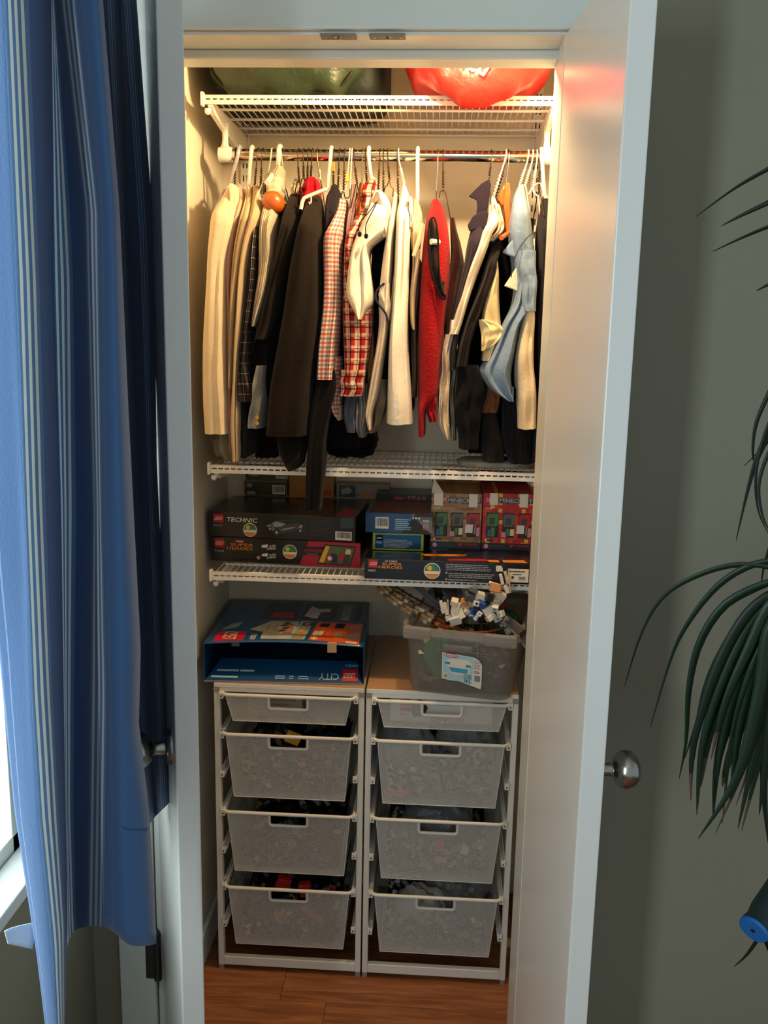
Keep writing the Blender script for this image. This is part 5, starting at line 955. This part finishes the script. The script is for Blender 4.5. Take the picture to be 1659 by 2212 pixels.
# ------------------------------------------------------------------ hangers
w_dark = M('wire_bronze', '#4a3a2a', .4, .8); w_white = M('wire_white', '#ddd2bc', .4); w_silver = M('wire_silver', '#b5a890', .25, 1.); p_white = M('plastic_hanger_white', '#dfd9cd', .3); p_grey = M('plastic_hanger_grey', '#aaa6ac', .3); wood = M('hanger_wood', '#b8581a', .28, vary=.2, vscale=20, coat=.4)
def hanger(label, xt, xb, yb, r, mat, shoulders=True, extra=(), twist=False, drop=.07, reach=.13):
    X = P(xt, 337, RY-.014).x; e = P(xb, yb, RY); rr = RR+r+.0006
    t = thing('coat_hanger', label, 'hanger', (e.x, e.y, e.z))
    pts = [V((X, RY+rr*cos(radians(a)), RZ+rr*sin(radians(a)))) for a in range(-35, 181, 18)]; pts += [V((X+(e.x-X)*.12, RY-rr*.95, RZ-.010))]
    low = pts[-1]; pts += [low.lerp(V((e.x, e.y, e.z)), k/6) for k in range(1, 7)]
    b = MB(); b.tube(pts, r, 8); b.build('hook', mat, t)
    if twist:
        b = MB(); q = []
        for k in range(36):
            s = .35+.65*k/35; p = low.lerp(e, s); q.append(p+V((cos(k*1.3)*r*1.6, sin(k*1.3)*r*1.6, 0)))
        b.tube(q, r*.9, 6); b.build('twisted_neck', mat, t)
    if shoulders:
        for s in (-1, 1):
            b = MB(); b.tube([e, e+V((0, s*.03, -.008)), e+V((0, s*reach, -drop))], r, 6); b.build('shoulder', mat, t)
    for nm, pp, Y, rad, mm in extra:
        b = MB(); b.tube([P(x, y, Y) for x, y in pp], rad, 8); b.build(nm, mm or mat, t)
    return t
hanger('pale grey tube hanger, first hanger at the left end of the rod', 516, 495, 402, .0042, p_grey)
hanger('thin bronze wire hanger just right of the pale grey tube hanger', 508, 507, 408, .0013, w_dark, twist=True)
hanger('white tube hanger holding the pale beige shirt', 543, 536, 405, .0042, p_white)
hanger('bronze wire hanger just right of the white tube hanger at the beige shirt', 556, 550, 402, .0013, w_dark, twist=True)
hanger('thin bronze wire hanger over the tan shirt', 566, 563, 402, .0013, w_dark, twist=True)
hanger('thin pale wire hanger just left of the flat white plastic hanger', 586, 579, 375, .0014, w_white)
t = hanger('flat broad white plastic hanger over the upturned striped collar', 603, 600, 365, .0055, p_white, drop=.05)
hanger('silver wire hook just right of the flat white plastic hanger', 608, 616, 405, .0013, w_silver)
for xt, xb, lb in ((643, 646, 'first of the four bronze wire hangers left of the red knit cap'), (655, 656, 'second of the four bronze wire hangers above the red knit cap'), (665, 664, 'third of the four bronze wire hangers above the red knit cap'), (674, 671, 'fourth of the four bronze wire hangers above the red knit cap')): hanger(lb, xt, xb, 392 if xt < 650 else 384, .0013, w_dark, twist=True, drop=.09)
hanger('silver wire hook with a curved neck right of the red knit cap', 685, 691, 386, .0014, w_silver, extra=[('neck_sleeve', [(690, 366), (691, 388)], RY, .0024, w_white)])
hanger('thick white tube hanger with its arm bent across the red knit cap', 715, 707, 408, .0042, p_white, False, extra=[('arm', [(707, 408), (690, 414), (666, 424), (657, 428), (653, 436), (650, 452)], 1.99, .0040, None), ('clip_hook', [(672, 425), (672, 438), (669, 441), (667, 436)], 1.985, .0014, w_white)])
t = hanger('dark wire hanger with an orange tag above the navy plum jacket', 720, 720, 398, .0013, w_dark, twist=True); q = MB(); c = P(720, 360, RY-.012); q.b2((c.x-.0035, c.y-.002, c.z-.010), (c.x+.0035, c.y+.002, c.z+.010)); q.build('tag', M('tag_orange', '#d87a1c', .5), t, smooth=False, bevel=.001)
hanger('first bronze wire hanger right of the orange tagged one', 733, 730, 404, .0013, w_dark, twist=True); hanger('second bronze wire hanger right of the orange tagged one', 744, 742, 412, .0013, w_dark, twist=True)
t = hanger('white wire hanger with a yellow tag and an arm bent to the left', 755, 748, 405, .0015, w_white, False, extra=[('arm', [(748, 405), (745, 413), (732, 413), (722, 410), (718, 416)], RY-.01, .0016, None)]); q = MB(); c = P(750, 383, RY-.010); q.b2((c.x-.0032, c.y-.002, c.z-.0085), (c.x+.0032, c.y+.002, c.z+.0085)); q.build('tag', M('tag_yellow', '#d8b02c', .5), t, smooth=False, bevel=.001)
hanger('white wire hanger that reaches down to the gingham shirt collar', 760, 755, 424, .0015, w_white, False, extra=[('arm', [(755, 424), (752, 428), (746, 427), (741, 432), (741, 438)], RY-.02, .0016, None)])
hanger('bronze wire hanger slanting towards the orange-brown shoulder', 764, 771, 396, .0013, w_dark, twist=True); hanger('silver wire hook above the orange-brown shoulder', 782, 782, 392, .0013, w_silver); hanger('bronze wire hanger just left of the tube hanger in the tartan collar', 789, 792, 392, .0013, w_dark, twist=True)
hanger('thick white tube hanger going down into the tartan collar', 796, 803, 394, .0043, p_white)
hanger('first of the three bronze wire hangers above the white hood', 820, 817, 408, .0013, w_dark, twist=True); hanger('second of the three bronze wire hangers above the white hood', 828, 828, 415, .0013, w_dark, twist=True)
hanger('third of the three bronze wire hangers above the white hood, with open arms', 837, 841, 388, .0013, w_dark, False, twist=True, extra=[('arm', [(841, 388), (836, 402), (832, 404), (830, 412)], RY, .0012, None), ('arm', [(841, 388), (844, 402), (850, 408), (848, 425)], RY, .0012, None)])
hanger('bronze wire hanger left of the white one over the jersey top', 858, 860, 420, .0013, w_dark, twist=True); hanger('twisted white wire hanger over the bright white jersey top', 860, 873, 398, .0016, w_white, twist=True)
t = hanger('white tube hanger with a small green sticker', 902, 902, 430, .0042, p_white); q = MB(); c = P(902, 387, RY-.006); q.tube([c+V((0, 0, .008)), c-V((0, 0, .008))], .0046, 10); q.build('sticker', M('sticker_green', '#7fb05a', .5), t)
hanger('silver wire hook left of the open triangle wire hanger', 946, 943, 412, .0013, w_silver)
hanger('bronze wire hanger with open triangle arms over the red vest', 957, 957, 412, .0013, w_dark, False, twist=True, extra=[('arm', [(957, 412), (951, 414), (948, 428)], RY, .0012, None), ('arm', [(957, 412), (963, 416), (967, 440), (973, 472)], RY, .0012, None)])
t = thing('skirt_hanger', 'clear plastic clip hanger between the striped blouse and the red vest', 'hanger', P(905, 520, 1.95)); q = MB(); a, c = P(913, 484, 1.95), P(893, 553, 1.935); q.tube([a, a.lerp(c, .5)+V((.002, 0, 0)), c], [.0055, .006, .004], 6); q.build('clip', M('clear_plastic', '#cdbb9c', .12, alpha=.55), t); q = MB(); q.tube([P(916, 480, 1.95), P(912, 505, 1.945), P(905, 538, 1.94)], .002, 6); q.build('spring', w_silver, t)
hanger('thin bronze wire hanger over the plum polo collar', 1062, 1056, 388, .0012, w_dark, twist=True)
hanger('twisted white wire hanger over the slanting white shirt', 1094, 1065, 430, .0017, w_white, twist=True); hanger('twisted bronze wire hanger lying against the slanting white one', 1097, 1071, 424, .0015, w_dark, twist=True)
t = hanger('orange-brown wooden hanger seen end on at the right', 1100, 1093, 396, .0014, w_silver, False)
b = MB(); Yw = 2.03; b.prism([P(x, y, Yw) for x, y in ((1091, 394), (1101, 394), (1104, 420), (1102, 440), (1105, 470), (1109, 500), (1106, 505), (1094, 505), (1091, 470), (1088, 440))], (0, .16, 0)); b.build('wooden_arm', wood, t, smooth=False, bevel=.003)
b = MB(); b.prism([P(x, y, Yw+.03) for x, y in ((1091, 394), (1080, 415), (1076, 432), (1084, 446), (1092, 440))], (0, .1, 0)); b.build('wooden_shoulder', wood, t, smooth=False, bevel=.004)
b = MB(); b.tube([P(1097, 504, 1.985), P(1083, 514, 1.95)], .005, 10); b.build('trouser_bar', wood, t)
t = thing('wooden_hanger', 'rounded orange-brown wooden hanger end poking out of the striped collar', 'hanger', P(590, 437, 2.0)); c = P(590, 437, 2.0)
b = MB(); b.lathe([(.004, -.024), (.016, -.019), (.0225, -.008), (.0235, .006), (.021, .02), (.016, .05), (.012, .10)], c, (.04, 1, -.12), 24); b.build('arm_end', wood, t)
for xt, xb, yb, lb, mm in ((1142, 1122, 402, 'white twisted wire hanger left over the pale blue polo', w_white), (1152, 1134, 402, 'white twisted wire hanger right over the pale blue polo', w_white), (1161, 1152, 402, 'white wire hanger with looped arms left of the last tube hanger', w_white), (1165, 1164, 412, 'bronze wire hanger just left of the last tube hanger', w_dark)):
    ex = [('arm', [(1152, 402), (1153, 416), (1162, 424), (1165, 445), (1166, 465)], 2.06, .0016, None), ('arm', [(1152, 402), (1160, 396), (1168, 396), (1172, 410)], 2.06, .0014, None), ('arm', [(1152, 402), (1146, 412), (1142, 420)], 2.06, .0014, None)] if xb == 1152 else ()
    hanger(lb, xt, xb, yb, .0016 if mm is w_white else .0013, mm, xb != 1152, ex, True)
hanger('white tube hanger, last hanger at the right end of the rod', 1170, 1176, 422, .0042, p_white)
# ------------------------------------------------------------------ curtains: folded cloth hung along the left wall
CA, CB = V((-.462, .90, 0)), V((-.394, 1.25, 0)); cn = V((CB.y-CA.y, -(CB.x-CA.x), 0)).normalized()      # normal towards the room
def PPl(x, y, A, n):
    d = ray(x, y); return EY+d*((A-EY).dot(n)/d.dot(n))
def lerp_path(path, y):
    if y <= path[0][0]: return path[0][1:]
    for a, b in zip(path, path[1:]):
        if y <= b[0]: t = (y-a[0])/(b[0]-a[0]); return tuple(a[i]+(b[i]-a[i])*t for i in range(1, len(a)))
    return path[-1][1:]
FD = 1.7
def curtain(name, label, cols, A, n, hem, y0, mat, nv=70, sub=6, lining=None):
    """cols: (cloth width u in metres, [(y_px, x_px, fold offset)...]); the columns are the creases of the cloth"""
    K = len(cols); idx = [k/sub for k in range((K-1)*sub+1)]; vs = []; uvs = []
    for j in range(nv+1):
        for s in idx:
            k = min(int(s), K-2); t = s-k; qs = []
            for kk in (max(k-1, 0), k, k+1, min(k+2, K-1)):
                yb = hem[kk]; y = y0+(yb-y0)*j/nv; x, o = lerp_path(cols[kk][1], y); qs.append(P(x, y, o))
            p = .5*((2*qs[1])+(qs[2]-qs[0])*t+(2*qs[0]-5*qs[1]+4*qs[2]-qs[3])*t*t+(qs[3]-qs[0]+3*qs[1]-3*qs[2])*t**3)
            vs.append(p); uvs.append((cols[k][0]+(cols[k+1][0]-cols[k][0])*t, j/nv*1.35))
    N = len(idx); fs = [(j*N+i, j*N+i+1, (j+1)*N+i+1, (j+1)*N+i) for j in range(nv) for i in range(N-1)]
    b = MB(); b.add(vs, fs, 0, [[uvs[i] for i in f] for f in fs])
    o = b.build(name, mat, None, solid=.0014, org=(A.x, A.y, min(v.z for v in vs)), angle=75); return tag(o, label, 'curtain'), vs, N
def striped(name, base, stripes):
    m = M(name, base, .85, bump=(320, .25, .002), sheen=.2, spec=.15); nt = m.node_tree; bs = nt.nodes['Principled BSDF']; uv = nt.nodes.new('ShaderNodeUVMap'); sp = nt.nodes.new('ShaderNodeSeparateXYZ'); nt.links.new(uv.outputs[0], sp.inputs[0]); last = None
    for u, wd, col, f in stripes:
        a = nt.nodes.new('ShaderNodeMath'); a.operation = 'COMPARE'; a.inputs[1].default_value = u; a.inputs[2].default_value = wd/2; nt.links.new(sp.outputs[0], a.inputs[0])
        ml = nt.nodes.new('ShaderNodeMath'); ml.operation = 'MULTIPLY'; ml.inputs[1].default_value = f; nt.links.new(a.outputs[0], ml.inputs[0])
        mx = nt.nodes.new('ShaderNodeMix'); mx.data_type = 'RGBA'; mx.inputs[7].default_value = C(col); nt.links.new(ml.outputs[0], mx.inputs[0])
        if last: nt.links.new(last, mx.inputs[6])
        else: mx.inputs[6].default_value = C(base)
        last = mx.outputs[2]
    nt.links.new(last, bs.inputs['Base Color'])
    # thin cotton lets some window light through
    tr = nt.nodes.new('ShaderNodeBsdfTranslucent'); nt.links.new(last, tr.inputs['Color']); xs = nt.nodes.new('ShaderNodeMixShader'); xs.inputs[0].default_value = .2
    out = nt.nodes['Material Output']; nt.links.new(bs.outputs[0], xs.inputs[1]); nt.links.new(tr.outputs[0], xs.inputs[2]); nt.links.new(xs.outputs[0], out.inputs[0]); return m
ST = '#dfe3d8'; st = []
for u in (.100, .238, .352): st.append((u, .070, '#6f93bd', .6)); st += [(u-.021, .0100, ST, .95), (u, .0095, ST, .92), (u+.020, .0090, ST, .92)]
st += [(.47, .0022, '#7f9cc4', .7), (.020, .0022, '#7f9cc4', .7)]
m_cur = striped('curtain_blue_stripe', '#43648f', st)
# (u, [(y_px, x_px, offset from the hanging plane)])
cols = [(.00, [(-160, -70, 0.930), (0, -60, 0.930), (1200, -30, 0.930), (1400, -2, 0.930), (1750, 32, 0.930), (2060, 80, 0.930), (2260, 104, 0.930)]),
        (.045, [(-160, -30, 0.915), (0, -12, 0.915), (600, 12, 0.915), (1200, 42, 0.915), (1500, 52, 0.915), (1760, 66, 0.915), (2060, 96, 0.915), (2260, 118, 0.915)]),
        (.075, [(-160, 10, 0.910), (0, 18, 0.910), (600, 44, 0.910), (1100, 60, 0.910), (1500, 76, 0.910), (1760, 92, 0.910), (2030, 118, 0.910), (2260, 128, 0.910)]),
        (.125, [(-160, 44, 0.930), (0, 50, 0.930), (600, 76, 0.930), (1100, 90, 0.930), (1500, 106, 0.930), (1760, 120, 0.930), (2010, 136, 0.930), (2260, 136, 0.930)]),
        (.175, [(-160, 92, 1.030), (0, 100, 1.030), (600, 108, 1.030), (1100, 124, 1.030), (1500, 130, 1.030), (1760, 140, 1.030), (1900, 142, 1.030), (2260, 139, 1.030)]),
        (.200, [(-160, 103, 1.055), (0, 108, 1.055), (600, 113, 1.055), (1100, 128, 1.055), (1500, 135, 1.055), (1900, 143, 1.055), (2260, 142, 1.055)]),
        (.255, [(-160, 112, 1.068), (0, 116, 1.068), (600, 146, 1.068), (1100, 150, 1.068), (1500, 148, 1.068), (1750, 148, 1.068), (2060, 158, 1.068)]),
        (.305, [(-160, 122, 1.050), (0, 128, 1.050), (450, 178, 1.050), (1100, 196, 1.050), (1500, 190, 1.050), (2060, 184, 1.050)]),
        (.390, [(-160, 160, 1.005), (0, 166, 1.005), (450, 214, 1.005), (1100, 222, 1.005), (1500, 232, 1.005), (2060, 226, 1.005)]),
        (.5, [(-160, 180, 0.985), (0, 186, 0.985), (450, 226, 0.985), (1100, 236, 0.985), (1500, 244, 0.985), (2060, 252, 0.985)]),
        (.59, [(-160, 204, 0.980), (0, 208, 0.980), (450, 244, 0.980), (900, 256, 0.980), (1400, 268, 0.980), (1800, 272, 0.980), (2060, 286, 0.980)]),
        (.65, [(-160, 214, 1.010), (0, 217, 1.010), (450, 254, 1.010), (900, 272, 1.010), (1400, 297, 1.010), (1560, 294, 1.010), (1760, 316, 1.010), (2060, 333, 1.010)]),
        (.68, [(-160, 218, 1.090), (0, 221, 1.090), (450, 257, 1.090), (900, 277, 1.090), (1400, 303, 1.090), (1560, 299, 1.090), (1760, 322, 1.090), (2060, 338, 1.090)])]
hem = [2245, 2250, 2250, 2245, 2200, 2060, 2016, 2002, 2002, 2018, 2042, 2040, 2030]
c1, vs, N = curtain('curtain', 'blue curtain with triple white stripes, the long panel at the left', cols, CA, cn, hem, -160, m_cur)
# stitched hem line and the white care label at the back edge
def seam(o, vs, N, j, i0, i1, name, mat):
    b = MB(); b.tube([vs[j*N+i]+cn*.0012 for i in range(i0, i1)], .0008, 5); b.build(name, mat, o)
seam(c1, vs, N, 62, 36, N-6, 'hem_stitching', fabric('thread_dark_blue', '#274a80'))
b = MB(); b.grid(lambda u, v: PPl(78-(54-16*v)*u-8*v, 1992+58*v+22*u-30*u*v, CA-cn*.03, cn)-cn*.01*sin(u*2), 6, 5); b.build('care_label', M('satin_white', '#e4e8e8', .5, sss=0), c1, solid=.001)
st2 = []
for u in (.05, .14): st2 += [(u-.008, .0022, '#9fb0bd', .6), (u, .0022, '#9fb0bd', .6), (u+.008, .0022, '#9fb0bd', .6)]
m_cur2 = striped('curtain_blue_stripe_rear', '#4a5d7a', st2)
RA = V((-.46, 1.325, 0)); rn = V((.55, -.83, 0)).normalized()
cols2 = [(-.30, [(-160, 130, 1.09), (450, 180, 1.09), (1780, 190, 1.09)]), (-.22, [(-160, 95, 1.16), (450, 120, 1.16), (1780, 150, 1.16)]),  # columns with negative u: unseen return, added to keep window light off the door
(-.10, [(-160, 60, 1.300), (1000, 130, 1.300), (1780, 200, 1.300)]), 
(-.05, [(-160, 130, 1.315), (1000, 200, 1.315), (1780, 262, 1.315)]), 
(.0, [(-160, 195, 1.325), (0, 205, 1.325), (500, 250, 1.325), (1000, 270, 1.325), (1500, 290, 1.325), (1780, 312, 1.325)]),
         (.05, [(-160, 228, 1.320), (0, 238, 1.320), (500, 262, 1.320), (1000, 280, 1.320), (1500, 302, 1.320), (1780, 326, 1.320)]),
         (.09, [(-160, 250, 1.345), (0, 260, 1.345), (500, 272, 1.345), (1000, 296, 1.345), (1500, 318, 1.345), (1780, 336, 1.345)]),
         (.13, [(-160, 262, 1.320), (0, 268, 1.320), (500, 302, 1.320), (1000, 320, 1.320), (1400, 335, 1.320), (1780, 350, 1.320)]),
         (.17, [(-160, 284, 1.335), (0, 290, 1.335), (500, 326, 1.335), (1000, 333, 1.335), (1400, 352, 1.335), (1740, 366, 1.335)]),
         (.20, [(-160, 288, 1.355), (0, 294, 1.355), (500, 331, 1.355), (1000, 338, 1.355), (1400, 357, 1.355), (1740, 370, 1.355)])]
curtain('curtain', 'dark shaded rear curtain panel between the blue curtain and the door edge', cols2, RA, rn, [1800, 1800, 1800, 1795, 1790, 1776, 1764, 1750, 1732, 1716], -160, m_cur2)
t = thing('curtain_rod', 'slim white curtain rod above the left window', 'rod', (-.44, 1.1, 2.22)); b = MB(); b.tube([(-.46, .55, 2.22), (-.46, 1.42, 2.22)], .009, 14); b.build('tube', m_trim, t)
for y in (.62, 1.4): b = MB(); b.tube([(LW, y, 2.22), (-.46, y, 2.22)], .006, 10); b.build('bracket', m_trim, t)

# ------------------------------------------------------------------ potted plant: arching strap leaves
m_leaf = M('leaf_green', '#16301f', .42, vary=.35, vscale=12, spec=.35); m_leaf2 = M('leaf_dark', '#142519', .45, vary=.3, vscale=12, spec=.3); m_tip = M('leaf_dry_tip', '#4a3b26', .7)
pl = thing('strap_leaf_plant', 'tall plant with long drooping dark green strap leaves at the right wall', 'plant', (.74, 1.27, 0))
def leaf(pts, wpx, Y0, Y1, mat=None, seed=0, tip=False):
    k = 22; n = len(pts); c = catmull([P(x, y, Y0+(Y1-Y0)*i/(n-1)) for i, (x, y) in enumerate(pts)], k); w_ = wpx*1.35/F_PX/2; vs = []; rnd = random.Random(seed); tw = rnd.uniform(-.35, .35)
    for i, p in enumerate(c):
        f = i/k; d = (c[min(i+1, k)]-c[max(i-1, 0)]).normalized(); s = d.cross(V((0, -1, 0))); s = s.normalized() if s.length > 1e-4 else V((1, 0, 0)); nn = s.cross(d).normalized()
        s = (s*cos(tw+f*.5)+nn*sin(tw+f*.5)); ww = w_*(min(1, .45+f*1.6) if f < .35 else 1)*(1-max(0, (f-.45)/.55)**1.6)+.0003; r_ = nn*ww*.25
        vs += [p-s*ww, p+r_*1., p+s*ww]
    fs = []; mi = []
    b = MB()
    for i in range(k):
        for j in range(2): fs.append((i*3+j, i*3+j+1, (i+1)*3+j+1, (i+1)*3+j))
    b.add(vs, fs); b.mi = [1 if tip and q//2 > k*.86 else 0 for q in range(len(fs))]
    b.build('leaf', [mat or m_leaf, m_tip], pl, solid=.0007, angle=80)
LV = [([(1760, 330), (1700, 344), (1659, 365), (1585, 408), (1503, 468)], 10, 1.27, 1.33), ([(1760, 400), (1700, 417), (1659, 438), (1600, 466), (1558, 488)], 10, 1.27, 1.32), ([(1760, 470), (1700, 478), (1659, 490), (1595, 517), (1540, 543)], 9, 1.27, 1.32), ([(1740, 580), (1690, 600), (1659, 615), (1634, 628)], 8, 1.27, 1.3),
      ([(1740, 780), (1690, 800), (1655, 862), (1632, 920), (1626, 980), (1633, 1010)], 9, 1.27, 1.30), ([(1740, 860), (1700, 890), (1660, 940), (1632, 1000), (1610, 1080), (1590, 1168)], 16, 1.27, 1.30), ([(1740, 900), (1690, 930), (1650, 965), (1608, 1006)], 5, 1.27, 1.31), ([(1720, 840), (1668, 900), (1640, 980), (1632, 1050), (1640, 1110), (1662, 1156)], 6, 1.27, 1.29), ([(1720, 900), (1670, 960), (1640, 1040), (1646, 1110), (1664, 1150)], 7, 1.27, 1.28),
      ([(1740, 1100), (1680, 1150), (1654, 1210), (1644, 1262)], 10, 1.27, 1.3),
      ([(1760, 1270), (1680, 1230), (1590, 1220), (1500, 1246), (1430, 1292), (1384, 1372), (1349, 1483)], 12, 1.27, 1.34), ([(1760, 1240), (1690, 1212), (1620, 1222), (1550, 1266), (1490, 1340), (1450, 1420), (1405, 1570)], 15, 1.27, 1.33),
      ([(1760, 1290), (1690, 1256), (1630, 1270), (1560, 1312), (1510, 1392), (1488, 1490), (1482, 1600), (1467, 1682)], 20, 1.27, 1.31), ([(1740, 1280), (1660, 1290), (1590, 1370), (1530, 1470), (1505, 1560), (1478, 1640)], 14, 1.27, 1.31)]
CL = [(1640, 1300, 1560, 1420, 1500, 1600, 1492, 1730, 26), (1650, 1310, 1580, 1430, 1520, 1600, 1505, 1760, 30), (1655, 1310, 1600, 1430, 1540, 1570, 1514, 1700, 32), (1660, 1330, 1615, 1450, 1555, 1620, 1540, 1768, 30), (1665, 1330, 1630, 1470, 1575, 1640, 1560, 1700, 34), (1665, 1350, 1640, 1500, 1590, 1680, 1508, 1812, 30),
      (1670, 1350, 1650, 1520, 1610, 1650, 1546, 1800, 34), (1672, 1360, 1660, 1520, 1628, 1640, 1594, 1790, 30), (1675, 1400, 1660, 1560, 1636, 1660, 1602, 1794, 26), (1680, 1420, 1668, 1560, 1650, 1680, 1660, 1826, 26), (1670, 1300, 1620, 1400, 1566, 1520, 1536, 1640, 30), (1690, 1300, 1640, 1420, 1600, 1560, 1578, 1720, 34),
      (1690, 1330, 1662, 1480, 1636, 1600, 1590, 1740, 36), (1650, 1290, 1570, 1390, 1520, 1500, 1500, 1640, 22), (1680, 1300, 1600, 1380, 1550, 1480, 1520, 1600, 26), (1700, 1380, 1670, 1540, 1655, 1640, 1640, 1760, 28), (1690, 1320, 1620, 1460, 1580, 1600, 1560, 1780, 30), (1672, 1330, 1596, 1470, 1560, 1600, 1548, 1700, 26)]
SPX = lambda y: 1752+.117*(1270-y)
for i, L in enumerate(LV): leaf(([(SPX(L[0][0][1]+25), L[0][0][1]+25)] if L[0][0][1] < 1200 else [])+L[0], L[1], L[2], L[3], m_leaf if i > 9 else m_leaf2, i)
for i, q in enumerate(CL): leaf([(1740, 1270), q[0:2], q[2:4], q[4:6], q[6:8]], q[8], 1.26, 1.28+.012*(i % 5), m_leaf if i % 3 else m_leaf2, i+40, i % 2 == 0)
leaf([(1690, 1960), (1650, 2010), (1615, 2060), (1586, 2088)], 9, 1.3, 1.34, m_leaf2, 90)
sx = P(SPX(1270), 1270, 1.27).x; pl.location = (sx+.19, 1.27, 0); ORG[pl.name] = V((sx+.19, 1.27, 0))
for ch in pl.children: ch.data.transform(Matrix.Translation((.74-sx-.19, 0, 0)))
b = MB(); b.tube([*catmull([(sx+.19, 1.27, .26), (sx+.16, 1.27, .55), (sx+.095, 1.27, .85), (sx+.02, 1.27, 1.12), (sx+.002, 1.27, 1.3), (sx, 1.27, 1.6), (sx, 1.27, 1.93)], 24)], [.019-.011*k/24 for k in range(25)], 12); b.build('stem', M('plant_bark', '#6a5a42', .9, bump=(60, .8, .006)), pl)
b = MB(); b.lathe([(.09, 0), (.12, .24), (.13, .25), (.13, .28), (.115, .28), (.11, .25), (.02, .245)], (sx+.19, 1.27, 0), (0, 0, 1), 32); b.build('pot', M('pot_glaze', '#5a6468', .35), pl)

# ------------------------------------------------------------------ blue-ended cylinder on a black rod
rl = thing('floor_stand', 'blue round end of a dark cylinder on a thin black rod, bottom right', 'stand', P(1650, 2030, 1.32)-V((0, 0, P(1650, 2030, 1.32).z)))
c = P(1627, 2010, 1.30); ax = V((.62, .62, .36)).normalized()
b = MB(); b.lathe([(.0055, -.0004), (.0225, -.001), (.0235, .0015), (.0235, .005), (.0215, .006)], c, ax, 32); b.build('blue_disc', M('plastic_bright_blue', '#1b62ac', .4), rl)
b = MB(); b.lathe([(.0035, -.0018), (.0035, .003)], c, ax, 14); b.build('axle_hole', M('hole_dark', '#0c1420', .7), rl)
b = MB(); b.lathe([(.0235, .006), (.0225, .012), (.021, .022), (.0235, .04), (.024, .14), (.022, .15)], c, ax, 28); b.build('grip', M('rubber_dark_green', '#1b2a2a', .5), rl)
e1 = c+ax*.02+V((.004, -.004, -.016)); b = MB(); d = V((.30, -.02, -.62)); k_ = e1.z/.62; b.tube([e1, e1+d*k_*.99], .0034, 12); b.build('rod', M('rod_black_gloss', '#10181a', .15, .6), rl)
